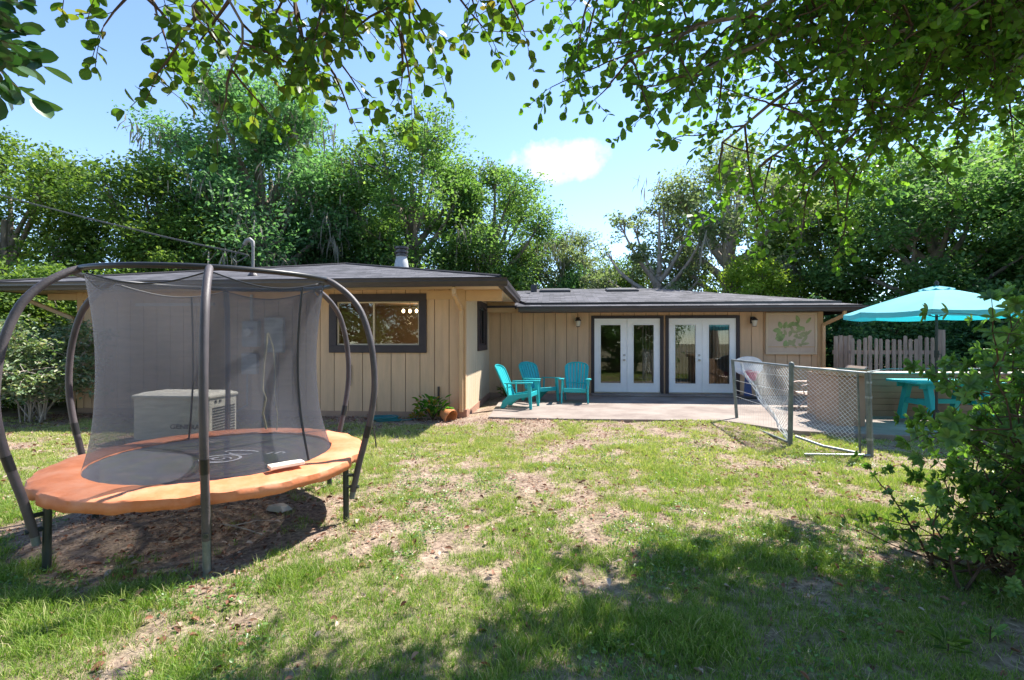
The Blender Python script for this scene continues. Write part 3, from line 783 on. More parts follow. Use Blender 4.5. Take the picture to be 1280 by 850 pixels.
# downspouts
def downspout(pts, name='downspout', mt='trim_tan', w=0.075):
    b = MB()
    for p, q in zip(pts[:-1], pts[1:]):
        up = (0,1,0) if abs(p[2]-q[2]) > abs(p[1]-q[1]) else (1,0,0)
        b.beam(p, q, w, w*0.9, up)
    return b.build(name, mt, house, bevel=.008)
downspout([(-1.86,9.10,2.56),(-1.86,9.12,2.42),(-1.84,9.73,2.18),(-1.84,9.73,0.12)])
downspout([(7.22,12.92,2.30),(7.22,12.94,2.18),(7.02,13.50,1.96),(7.02,13.50,0.12)])
downspout([(-11.25,9.6,2.54),(-11.25,9.6,2.44),(-10.28,9.75,2.02),(-10.28,9.75,0.1)])

# windows and doors ----------------------------------------------------
def frame_x(y0, y1, h, t):
    return MB().box(h[0],h[1],y0,y1,h[3]-t,h[3]).box(h[0],h[1],y0,y1,h[2],h[2]+t).box(h[0],h[0]+t,y0,y1,h[2]+t,h[3]-t).box(h[1]-t,h[1],y0,y1,h[2]+t,h[3]-t)
def window_front(h, t, y, mull, sash=0.03):
    w = frame_x(y-0.035, y+0.10, h, t).build('window', 'dark_trim', house, bevel=.004)
    g = shrink(h, t); i = frame_x(y+0.02, y+0.06, g, sash)
    for q in mull: i.box(q-.018, q+.018, y+0.015, y+0.065, g[2]+sash, g[3]-sash)
    i.build('sash', 'siding_light', w, bevel=.003)
    e = [g[0]+sash] + [z for q in mull for z in (q-.018, q+.018)] + [g[1]-sash]
    for k in range(0, len(e), 2):
        MB().box(e[k], e[k+1], y+.038, y+.042, g[2]+sash, g[3]-sash).build('pane', 'glass', w)
    return w
window_front(W1, 0.155, WY, [-3.67])
MB().box(-8.85, -7.1, WY-.05, WY-.003, 2.28, 2.34).build('trim_strip', 'meter_pale', house)
# side window: frame along y
def frame_y(x0, x1, h, t):
    return MB().box(x0,x1,h[0],h[1],h[3]-t,h[3]).box(x0,x1,h[0],h[1],h[2],h[2]+t).box(x0,x1,h[0],h[0]+t,h[2]+t,h[3]-t).box(x0,x1,h[1]-t,h[1],h[2]+t,h[3]-t)
w = frame_y(SX-.10, SX+.035, S1, .14).build('window', 'dark_trim', house, bevel=.004)
g_ = shrink(S1, .14)
i_ = frame_y(SX-.06, SX-.02, g_, .03); i_.box(SX-.065, SX-.015, 12.15, 12.21, g_[2]+.03, g_[3]-.03); i_.build('sash', 'dark_trim', w)
MB().box(SX-.042, SX-.038, g_[0]+.03, 12.15, g_[2]+.03, g_[3]-.03).build('pane', 'glass', w)
MB().box(SX-.042, SX-.038, 12.21, g_[1]-.03, g_[2]+.03, g_[3]-.03).build('pane', 'glass', w)

for D in (D1, D2):
    f = MB().box(D[0], D[1], BY-.04, BY+.10, D[3]-.075, D[3])
    f.box(D[0], D[0]+.085, BY-.04, BY+.10, D[2], D[3]-.075).box(D[1]-.085, D[1], BY-.04, BY+.10, D[2], D[3]-.075)
    f.build('door_frame', 'dark_trim', house, bevel=.004)
    MB().box(D[0]+.085, D[1]-.085, BY-.05, BY+.08, D[2]+.036, D[2]+.056).build('threshold', 'nickel', house)
    inner0, inner1 = D[0]+.088, D[1]-.088; midx = (inner0+inner1)/2
    for s, (x0, x1) in enumerate(((inner0, midx-.003), (midx+.003, inner1))):
        z0, z1 = D[2]+.06, D[3]-.078
        st, rt, rb = 0.165, 0.17, 0.235
        d = MB().box(x0, x1, BY+.005, BY+.05, z1-rt, z1).box(x0, x1, BY+.005, BY+.05, z0, z0+rb)
        d.box(x0, x0+st, BY+.005, BY+.05, z0+rb, z1-rt).box(x1-st, x1, BY+.005, BY+.05, z0+rb, z1-rt)
        d = d.build('door', 'door_white', house, bevel=.003)
        fr = (x0+st-.022, x1-st+.022, z0+rb-.022, z1-rt+.022)
        frame_x(BY-.010, BY+.0045, fr, .028).build('pane_moulding', 'door_white', d, bevel=.003)
        MB().box(x0+st, x1-st, BY+.024, BY+.028, z0+rb, z1-rt).build('pane', 'glass', d)
        if s == 0 and D is D1 or s == 0 and D is D2:
            kx = x1-.075
            k = MB().lathe([(0.0,0),(0.028,0),(0.030,.006),(0.012,.012),(0.011,.035),(0.026,.045),(0.031,.06),(0.024,.073),(0,.078)], n=16)
            k.v = [(kx+p[0], BY+.004-p[2], 1.02+p[1]) for p in k.v]; k.build('knob', 'nickel', d, smooth=True)
            k = MB().lathe([(0.0,0),(0.030,0),(0.030,.012),(0.022,.02),(0,.022)], n=16)
            k.v = [(kx+p[0], BY+.004-p[2], 1.15+p[1]) for p in k.v]; k.build('deadbolt', 'nickel', d, smooth=True)
    # vertical blind slats inside
    bl = MB(); x = inner0+.02
    while x < inner1-.03:
        if D is D2 or x > midx+.42:
            bl.beam((x, BY+.22, 0.16), (x, BY+.22, 2.10), .012, .085, (math.sin(.5), math.cos(.5), 0))
        x += .088
    bl.build('vertical_blind', 'blind', house)
    MB().box(inner0, inner1, BY+.17, BY+.27, 2.11, 2.16).build('blind_rail', 'room_white', house)
# interiors
r_ = MB().add([(0.6,13.66,0.1),(5.4,13.66,0.1),(5.4,17.5,0.1),(0.6,17.5,0.1),(0.6,13.66,2.36),(5.4,13.66,2.36),(5.4,17.5,2.36),(0.6,17.5,2.36)],
              [(0,1,2,3),(7,6,5,4),(1,5,6,2),(2,6,7,3),(3,7,4,0)]); r_.build('interior', 'room_wall', house)
r_ = MB().add([(-9.6,9.9,0.1),(-1.95,9.9,0.1),(-1.95,13.9,0.1),(-9.6,13.9,0.1),(-9.6,9.9,2.5),(-1.95,9.9,2.5),(-1.95,13.9,2.5),(-9.6,13.9,2.5)],
              [(0,1,2,3),(7,6,5,4),(2,6,7,3),(3,7,4,0)]); r_.build('interior', 'room_wall', house)
MB().box(-3.35, -2.75, 13.85, 13.89, 0.1, 2.1).build('dark_doorway', 'room_dark', house)  # near-black slab paints in the darkness of an unlit doorway
MB().box(-3.05, -2.80, 12.6, 12.9, 1.2, 1.95).build('cabinet', 'room_white', house)
ch = MB().tube([(-3.62,12.2,2.5),(-3.62,12.2,2.3)], .012, 6).tube([(-3.84,12.2,2.38),(-3.40,12.2,2.38)], .012, 6).build('chandelier', 'nickel', house)
for dx in (-.17, 0, .17):
    MB().lathe([(0,-.055),(.028,-.04),(.038,0),(.022,.03),(0,.045)], (-3.62+dx, 12.2, 2.30), 12).build('bulb', 'bulb', ch, smooth=True)

ld = bpy.data.lights.new('chandelier_light', 'POINT'); ld.energy = 12; ld.color = (1, .72, .45); ld.shadow_soft_size = .12
lo = bpy.data.objects.new('chandelier_light', ld); col.objects.link(lo); lo.parent = ch; lo.location = Vector((-3.62,12.2,2.05)) - Vector(house['_o'])
# wall lamps
for lx in (0.66, 5.25):
    lb = MB().box(lx-.05, lx+.05, BY-.045, BY-.005, 2.0, 2.18).tube([(lx,BY-.03,2.1),(lx,BY-.12,2.17),(lx,BY-.17,2.13)], .012, 8).build('wall_lamp', 'black_plastic', house, bevel=.006)
    MB().lathe([(.075,-.015),(.085,0),(.03,.06),(.012,.075),(0,.078)], (lx, BY-.17, 2.09), 12).build('lamp_cap', 'black_plastic', lb, smooth=True)
    MB().lathe([(.0,0),(.05,.0),(.055,.012)], (lx, BY-.17, 1.915), 12).build('lamp_bottom', 'black_plastic', lb, smooth=True)
    MB().lathe([(.045,0),(.06,.05),(.072,.15)], (lx, BY-.17, 1.928), 12).build('lamp_shade', 'lamp_glass', lb, smooth=True)

# utility panels and service mast
mt_ = MB().box(-6.42, -6.08, WY-.13, WY-.003, 1.42, 1.95).build('meter_box', 'meter_grey', house, bevel=.01)
MB().lathe([(0,0),(.085,0),(.085,.05),(.07,.09),(0,.1)], n=20).v
k = MB().lathe([(.095,0),(.095,.04),(.08,.09),(.0,.10)], n=20); k.v = [(-6.25+p[0], WY-.13-p[2], 1.72+p[1]) for p in k.v]; k.build('meter_dial', 'meter_pale', mt_, smooth=True)
MB().box(-5.95, -5.55, WY-.10, WY-.003, 1.30, 2.02).build('breaker_box', 'meter_pale', house, bevel=.008)
MB().box(-6.45, -6.12, WY-.10, WY-.003, 0.85, 1.28).build('transfer_box', 'meter_pale', house, bevel=.008)
MB().tube([(-6.25,WY-.06,1.95),(-6.25,WY-.06,2.5)], .03, 8).build('conduit', 'meter_grey', house)
MB().tube([(-5.75,WY-.05,1.3),(-5.75,WY-.05,.2)], .022, 8).build('conduit', 'meter_grey', house)
MB().tube([(-6.35,WY-.05,.85),(-6.35,WY-.05,.2),(-6.3,8.9,.06),(-6.2,7.8,.05)], .018, 8).build('conduit', 'meter_grey', house)
MB().tube([(-4.14,WY-.02,1.05),(-4.13,WY-.03,.85),(-4.15,WY-.03,.62)], .012, 6).build('wall_pipe', 'gutter_metal', house)
MB().box(-2.33,-2.29,WY-.04,WY-.003,.3,.62).build('hose_bib', 'gutter_metal', house)
mast_pts = [(-6.35,9.95,2.75),(-6.35,9.95,3.56)]
msb = MB().tube(mast_pts, .030, 10).tube([(-6.35,9.95,3.54),(-6.36,9.95,3.64),(-6.42,9.95,3.69),(-6.50,9.95,3.66),(-6.55,9.95,3.58)], [.034,.045,.05,.045,.035], 10).build('service_mast', 'mast_metal', house, smooth=True)
MB().lathe([(.11,0),(.10,.02),(.045,.09)], (-6.35,9.95,2.915), 14).build('mast_boot', 'gutter_metal', msb)
# stove pipe
sp = MB().lathe([(.24,-.15),(.235,0),(.19,.30),(.17,.34),(.17,.42)], (-4.72,15,4.04-.3), 20).build('chimney', 'meter_grey', house, smooth=True)
MB().lathe([(.20,0),(.20,.05),(.15,.06),(.15,.10),(.21,.11),(.21,.16),(.15,.17),(.15,.22),(.22,.23),(.22,.29),(0,.31)], (-4.72,15,4.16), 20).build('chimney_cap', 'gutter_metal', sp)
# skylights and vent on the main roof
def on_main(y): return mz + 0.195*(y-my) + .05
for x0, x1 in ((-.45,.55),(1.72,2.72)):
    y0, y1 = 16.05, 16.65
    b = MB(); P = [(x0,y0,on_main(y0)-.02),(x1,y0,on_main(y0)-.02),(x1,y1,on_main(y1)-.02),(x0,y1,on_main(y1)-.02)]
    b.prism_to(P, (0,0,.085)); sk = b.build('skylight', 'gutter_metal', house, bevel=.01)
    P = [(x0+.06,y0+.06,on_main(y0+.06)+.067),(x1-.06,y0+.06,on_main(y0+.06)+.067),(x1-.06,y1-.06,on_main(y1-.06)+.067),(x0+.06,y1-.06,on_main(y1-.06)+.067)]
    MB().prism_to(P, (0,0,.008)).build('skylight_dome', 'ac_dark', sk)
MB().box(-.75,-.55,16.2,16.4,on_main(16.3)-.05,on_main(16.3)+.22).build('roof_vent', 'gutter_metal', house, bevel=.02)

# framed panel with painted leaves on the right of the back wall
PX0, PX1, PZ0, PZ1 = 5.58, 6.87, 1.18, 2.28
pn = MB().box(PX0+.05, PX1-.05, BY-.05, BY-.012, PZ0+.05, PZ1-.05).build('wall_panel', 'panel_face', house)
frame_x(BY-.075, BY-.015, (PX0,PX1,PZ0,PZ1), .052).build('panel_frame', 'siding_light', pn, bevel=.004)
MB().box(PX0+.06, PX1-.06, BY-.062, BY-.0505, PZ0+.19, PZ0+.21).build('panel_slat', 'trim_tan', pn)
def painted(B, cx, cz, L, w, ang, y):
    ca, sa = math.cos(ang), math.sin(ang); P = []
    for u, v in ((0,-.12),(.25,-.5),(.6,-.5),(.85,-.3),(1,0),(.85,.3),(.6,.5),(.25,.5),(0,.12)):
        P.append((cx + (u*ca*L - v*sa*w), y, cz + (u*sa*L + v*ca*w)))
    B.prism_to(P, (0,-.003,0))
r5 = random.Random(5)
B = MB(); yy = BY-.0505
for i, (cx, cz, L, w, a_) in enumerate(((5.98,1.86,.20,.11,1.9),(6.04,1.86,.20,.10,1.2),(6.12,1.88,.24,.10,.75),(5.96,1.82,.20,.12,3.2),(6.22,1.95,.22,.09,.3),(6.30,2.0,.20,.08,-.6),
        (6.42,2.02,.20,.10,1.9),(6.60,2.0,.20,.07,.9),(6.0,1.78,.20,.11,3.8),(6.05,1.72,.18,.10,4.2),(6.35,1.86,.22,.10,.1),(5.98,1.66,.18,.1,3.6),(6.02,1.58,.17,.09,3.3),(6.1,1.55,.18,.10,4.4))):
    painted(B, cx, cz, L, w, a_, yy - i*.0002)
B.build('painted_leaf', 'panel_green', pn)
B = MB()
for i in range(26):
    painted(B, r5.uniform(6.1,6.6), r5.uniform(1.42,1.82), r5.uniform(.12,.24), .07, r5.uniform(0,6.28), BY-.0502 - i*.00001)
B.build('painted_undergrowth', 'panel_green_pale', pn)

# ------------------------------------------------------------------ service cable
b = MB(); A, Bq = Vector((-6.45,9.95,3.36)), Vector((-24.0,12.0,8.5)); pts = []
for i in range(25):
    t = i/24; p = A.lerp(Bq, t); p.z -= 0.32*4*t*(1-t); pts.append(p)
b.tube(pts, .008, 5)
for k_ in (0.012, -0.013):
    b.tube([p + Vector((0,0,k_+0.006*math.sin(i*1.9))) for i, p in enumerate(pts)], .005, 4)
b.tube([(-6.45,9.95,3.36),(-6.7,9.92,3.2),(-6.8,9.95,3.30),(-6.55,9.95,3.58)], .012, 5)
tag(b.build('power_line', 'cable', origin=(-6.45,9.95,3.36)), 'twisted power line sagging from the left edge to the roof mast', 'cable')

# ------------------------------------------------------------------ trampoline
cx, cy_ = TR_C
tr = thing('trampoline', (cx, cy_, 0), 'round backyard trampoline with orange pad and tall curved poles holding a grey net', 'trampoline')
PZ = 0.565
A0 = math.radians(2)
def pol(r, a, z): return (cx + r*math.cos(a), cy_ + r*math.sin(a), z + 0.012*(r*math.sin(a)))
N = 96
# jumping mat with slight sag
b = MB(); rings = [0.0, .2, .4, .6, .8, .93]
b.v.append(pol(0, 0, PZ-.035))
for r in rings[1:]:
    for j in range(N): b.v.append(pol(r, 2*math.pi*j/N, PZ-.035+.03*(r/.93)**2))
for j in range(N): b.f.append((0, 1+j, 1+(j+1)%N))
for i in range(len(rings)-2):
    for j in range(N): b.f.append((1+i*N+j, 1+i*N+(j+1)%N, 1+(i+1)*N+(j+1)%N, 1+(i+1)*N+j))
jm = b.build('jumping_mat', 'mat_mesh', tr, smooth=60)
# logo marks printed on the mat
b = MB()
def ring_mark(B, ox, oy, rx, ry, w, z, a0=0, a1=6.283, k=40):
    P = []
    for i in range(k+1):
        a = a0 + (a1-a0)*i/k
        P.append((ox+rx*math.cos(a), oy+ry*math.sin(a), z)); P.append((ox+(rx-w)*math.cos(a), oy+(ry-w)*math.sin(a), z))
    B.add(P, [(2*i, 2*i+1, 2*i+3, 2*i+2) for i in range(k)])
zl = PZ-.0265
ring_mark(b, -2.86, 4.02, .17, .15, .024, zl); ring_mark(b, -2.86, 4.0, .10, .09, .015, zl, 0.3, 5.6); ring_mark(b, -2.88, 4.02, .055, .045, .015, zl, 2, 7)
ring_mark(b, -2.84, 4.28, .16, .06, .022, zl+.002, .2, 3.4); ring_mark(b, -2.80, 4.22, .12, .05, .02, zl+.002, 3, 6)
for i, (dx, dy) in enumerate(((.30,.22),(.36,.25),(.42,.27),(.50,.29),(.57,.31))):
    x_, y_ = -2.86+dx, 4.02+dy
    b.add([(x_,y_-.045,zl+.004),(x_+.018,y_-.045,zl+.004),(x_+.03,y_+.045,zl+.004),(x_+.012,y_+.045,zl+.004)], [(0,1,2,3)])
    if i % 2: b.add([(x_+.02,y_+.03,zl+.004),(x_+.055,y_+.03,zl+.004),(x_+.055,y_+.045,zl+.004),(x_+.02,y_+.045,zl+.004)], [(0,1,2,3)])
b.build('mat_logo', 'marks', jm)
# frame ring
b = MB(); b.tube([pol(1.14, 2*math.pi*j/64, PZ-.045) for j in range(64)], .024, 8, closed=True); b.build('frame', 'leg_green', tr, smooth=60)
# orange safety pad: puffed ring with skirt and creases
rr = random.Random(3)
N = 192; nz = [[rr.uniform(-1,1) for _ in range(N)] for _ in range(8)]
b = MB(); prof = [(.905,-.004),(.915,.012),(.96,.020),(1.02,.022),(1.09,.018),(1.15,.012),(1.192,.006),(1.206,-.004),(1.209,-.035),(1.206,-.075)]
for i, (r, z) in enumerate(prof):
    for j in range(N):
        a = 2*math.pi*j/N
        kk = nz[i % 8]; s = (kk[j]+kk[j-1]+kk[(j+1)%N])/3
        pole = min(abs((a-A0-q*math.pi/3+math.pi) % (2*math.pi)-math.pi) for q in range(6))
        notch = math.exp(-(pole/.05)**2)*(.03 if i > 4 else 0)
        sag = -0.003*(1-math.cos(6*(a-A0)))*(r > 1.12) + .0025*math.sin(23*a)*(r > 1.1) + .002*math.sin(31*a+2)*math.sin(5*a)
        zz_ = PZ+z+s*.008+sag+(s*.010 if i == 9 else 0)
        b.v.append(pol(r-notch+s*.006+(-.02*math.cos(6*(a-A0))*-1 if False else 0), a, zz_))
for i in range(len(prof)-1):
    for j in range(N): b.f.append((i*N+j, i*N+(j+1)%N, (i+1)*N+(j+1)%N, (i+1)*N+j))
pad = b.build('safety_pad', 'pad_orange', tr, smooth=42)
md = pad.modifiers.new('solid', 'SOLIDIFY'); md.thickness = 0.006; md.offset = -1
# legs and poles
prof_p = [(1.185,.26),(1.215,.40),(1.245,.53),(1.285,.68),(1.335,.88),(1.37,1.12),(1.365,1.36),(1.33,1.58),(1.255,1.80),(1.15,1.94),(1.03,2.035),(.95,2.075)]
def dense(pr, m=4):
    out = []
    for i in range(len(pr)-1):
        p0 = pr[max(i-1,0)]; p1 = pr[i]; p2 = pr[i+1]; p3 = pr[min(i+2,len(pr)-1)]
        for k in range(m):
            t = k/m
            out.append(tuple(0.5*((2*p1[c]) + (-p0[c]+p2[c])*t + (2*p0[c]-5*p1[c]+4*p2[c]-p3[c])*t*t + (-p0[c]+3*p1[c]-3*p2[c]+p3[c])*t**3) for c in (0,1)))
    return out + [pr[-1]]
for q in range(6):
    a = A0 + q*math.pi/3
    MB().tube([pol(1.12, a, PZ-.05), pol(1.125, a, -.02)], .025, 10).build('leg', 'leg_green', tr, smooth=60)
    P = [pol(r, a, z) for r, z in dense(prof_p)]
    pe = MB().tube(P, .0265, 10).build('pole', 'tube_foam', tr, smooth=60)
    MB().tube([pol(1.19, a, .30), pol(1.15 if q == 5 else 1.175, a, .0 if q == 5 else .20)], .024, 10).build('pole_foot', 'galv_dull', pe, smooth=60)
    for z in (.30, .40): MB().tube([pol(1.10, a, z), pol(1.235, a, z)], .016, 6).build('clamp', 'leg_green', pe)
    MB().tube([P[13], P[14], P[15]], .0285, 10).build('joint_collar', 'black_plastic', pe, smooth=60)
b = MB(); b.tube([pol(.95, 2*math.pi*j/72, 2.08) for j in range(72)], .021, 8, closed=True); b.build('top_ring', 'black_plastic', tr, smooth=60)
# enclosure net: hexagonal and hanging off the ring at the poles, drawn in at mid height, round at the mat
b = MB(); NZ = 22; NA = 96
for i in range(NZ+1):
    t = i/NZ
    for j in range(NA):
        a = 2*math.pi*j/NA
        k = ((a-A0) % (math.pi/3)) - math.pi/6
        hexr = math.cos(math.pi/6)/math.cos(k)
        top = .935*(hexr**1.0)
        sag = .085*(1-(abs(k)/(math.pi/6))**2)
        zt = 2.055 - sag; z = PZ-.01 + (zt-(PZ-.01))*t
        rb = .915
        r = rb*(1-t) + top*t
        r -= .085*math.sin(math.pi*t)**1.0*(1-.25*math.cos(6*(a-A0)))
        r += .006*math.sin(9*a+5*t)*math.sin(math.pi*t)
        b.v.append(pol(r, a, z))
for i in range(NZ):
    for j in range(NA): b.f.append((i*NA+j, i*NA+(j+1)%NA, (i+1)*NA+(j+1)%NA, (i+1)*NA+j))
net = b.build('safety_net', 'net_mesh', tr, smooth=60)
b = MB(); b.tube([Vector(tuple(v)) for v in b.v] or [pol(.9,0,2)]*2, .001, 3) if False else None
top = []
for j in range(NA):
    a = 2*math.pi*j/NA; k = ((a-A0) % (math.pi/3)) - math.pi/6
    top.append(pol(.935*math.cos(math.pi/6)/math.cos(k), a, 2.055 - .085*(1-(abs(k)/(math.pi/6))**2)))
MB().tube(top, .0055, 5, closed=True).build('net_hem', 'black_plastic', net)
def seam(a, name):
    k = ((a-A0) % (math.pi/3)) - math.pi/6; P = []
    for i in range(NZ+1):
        t = i/NZ; zt = 2.055-.085*(1-(abs(k)/(math.pi/6))**2); z = PZ-.01+(zt-PZ+.01)*t
        r = .915*(1-t)+.935*math.cos(math.pi/6)/math.cos(k)*t - .085*math.sin(math.pi*t)*(1-.25*math.cos(6*(a-A0))) + .006*math.sin(9*a+5*t)*math.sin(math.pi*t)
        P.append(pol(r+.002, a, z))
    MB().tube(P, .009, 5).build(name, 'black_plastic', net)
seam(A0-.22, 'net_seam'); seam(A0+math.pi/3*2+.35, 'net_seam')

# things on and in the trampoline
o = MB().add([(-2.06,3.44,.607),(-1.90,3.63,.607),(-1.97,3.70,.607),(-2.13,3.51,.607),(-2.06,3.44,.632),(-1.90,3.63,.632),(-1.97,3.70,.632),(-2.13,3.51,.632)],
             [(3,2,1,0),(4,5,6,7),(0,1,5,4),(1,2,6,5),(2,3,7,6),(3,0,4,7)])
b_ = thing('paper_box', (-2.01,3.57,.607), 'small flat cream box with pale blue label lying on the orange pad', 'box')
o.build('box_body', 'card_white', b_, bevel=.004)
MB().add([(-2.035,3.49,.6335),(-1.945,3.60,.6335),(-1.975,3.64,.6335),(-2.065,3.53,.6335)], [(0,1,2,3)]).build('label_sticker', 'label_blue', b_)
rp = [(-2.97,4.90,1.63),(-2.955,4.86,1.52),(-2.98,4.85,1.3),(-3.0,4.86,1.05),(-2.97,4.87,.95),(-3.02,4.90,.8),(-3.0,4.93,.63)]
r2_ = [(-2.96,4.90,1.63),(-2.90,4.88,1.5),(-2.87,4.88,1.2),(-2.89,4.89,1.0),(-2.86,4.9,.8),(-2.88,4.92,.62)]
tag(MB().tube(rp, .011, 6).tube(r2_, .005, 5).build('rope', 'rope_cream', origin=(-3,4.9,.6), smooth=60), 'cream coloured rope hanging inside the net down to the mat', 'rope')
tag(MB().add([(-2.62,4.28,0),(-2.44,4.24,0),(-2.38,4.34,0),(-2.5,4.42,0),(-2.60,4.36,0),(-2.6,4.29,.05),(-2.46,4.26,.06),(-2.42,4.33,.05),(-2.5,4.38,.055),(-2.58,4.34,.05)],
    [(0,1,2,3,4),(9,8,7,6,5),(0,5,6,1),(1,6,7,2),(2,7,8,3),(3,8,9,4),(4,9,5,0)]).build('flat_stone', 'stone', origin=(-2.5,4.33,0), bevel=.012, smooth=60), 'flat pale stone on the ground under the trampoline', 'stone')
tag(MB().tube([(-2.75,3.9,.02),(-2.6,3.8,.05),(-2.45,3.78,.03),(-2.3,3.72,.02)], .006, 5).tube([(-2.6,3.8,.05),(-2.5,3.95,.04),(-2.38,4.02,.02)], .004, 5).build('fallen_twig', 'bark_grey', origin=(-2.5,3.8,0)), 'thin dry forked twig lying beneath the trampoline', 'twig')

# ------------------------------------------------------------------ generator
gx0, gx1, gy0, gy1 = -6.38, -5.16, 7.0, 7.64
gen = thing('generator', (-5.77, 7.3, 0), 'cream standby generator cabinet standing on the lawn behind the net', 'generator')
MB().box(gx0-.06, gx1+.06, gy0-.05, gy1+.05, -.03, .035).build('base_slab', 'stone', gen, bevel=.006)
MB().box(gx0, gx1, gy0, gy1, .035, .67).build('cabinet', 'gen_body', gen, bevel=.012)
b = MB(); b.add([(gx0-.02,gy0-.025,.672),(gx1+.02,gy0-.025,.672),(gx1+.02,gy1+.02,.672),(gx0-.02,gy1+.02,.672),(gx0-.02,gy0-.025,.715),(gx1+.02,gy0-.025,.715),(gx1+.02,gy1+.02,.715),(gx0-.02,gy1+.02,.715),
      (gx0+.08,gy0+.10,.755),(gx1-.08,gy0+.10,.755),(gx1-.08,gy1-.08,.755),(gx0+.08,gy1-.08,.755)],
      [(3,2,1,0),(0,1,5,4),(1,2,6,5),(2,3,7,6),(3,0,4,7),(4,5,9,8),(5,6,10,9),(6,7,11,10),(7,4,8,11),(8,9,10,11)])
b.build('lid', 'gen_body', gen, bevel=.01)
b = MB()
for i in range(10):
    z = .12+i*.043
    b.box(gx1+.002, gx1+.008, gy0+.07, gy1-.05, z, z+.020)
b.build('louvre', 'gen_dark', gen)
MB().box(gx1+.002, gx1+.01, gy0+.12, gy0+.16, .60, .635).box(gx1+.002, gx1+.01, gy0+.22, gy0+.26, .60, .635).build('latch', 'gen_dark', gen)
def text(word, size, loc, rot, mt, parent, name='lettering', extr=.002, sx=1.0):
    cu = bpy.data.curves.new(name, 'FONT'); cu.body = word; cu.size = size; cu.extrude = extr; cu.offset = size*0.02; cu.align_x = 'CENTER'; cu.align_y = 'CENTER'
    t = bpy.data.objects.new(name, cu); col.objects.link(t)
    bpy.context.view_layer.update()
    me = bpy.data.meshes.new_from_object(t); bpy.data.objects.remove(t)
    o = bpy.data.objects.new(name, me); col.objects.link(o); me.materials.clear(); me.materials.append(M[mt])
    R = Matrix.Translation(Vector(loc)-Vector(parent['_o'])) @ Matrix.Rotation(rot[2],4,'Z') @ Matrix.Rotation(rot[0],4,'X') @ Matrix.Scale(sx,4,(1,0,0))
    me.transform(R); o.parent = parent; o['_o'] = parent['_o']
    return o
text('GENERAC', .095, (-5.50, gy0-.003, .245), (math.pi/2,0,0), 'lettering', gen, sx=1.35)

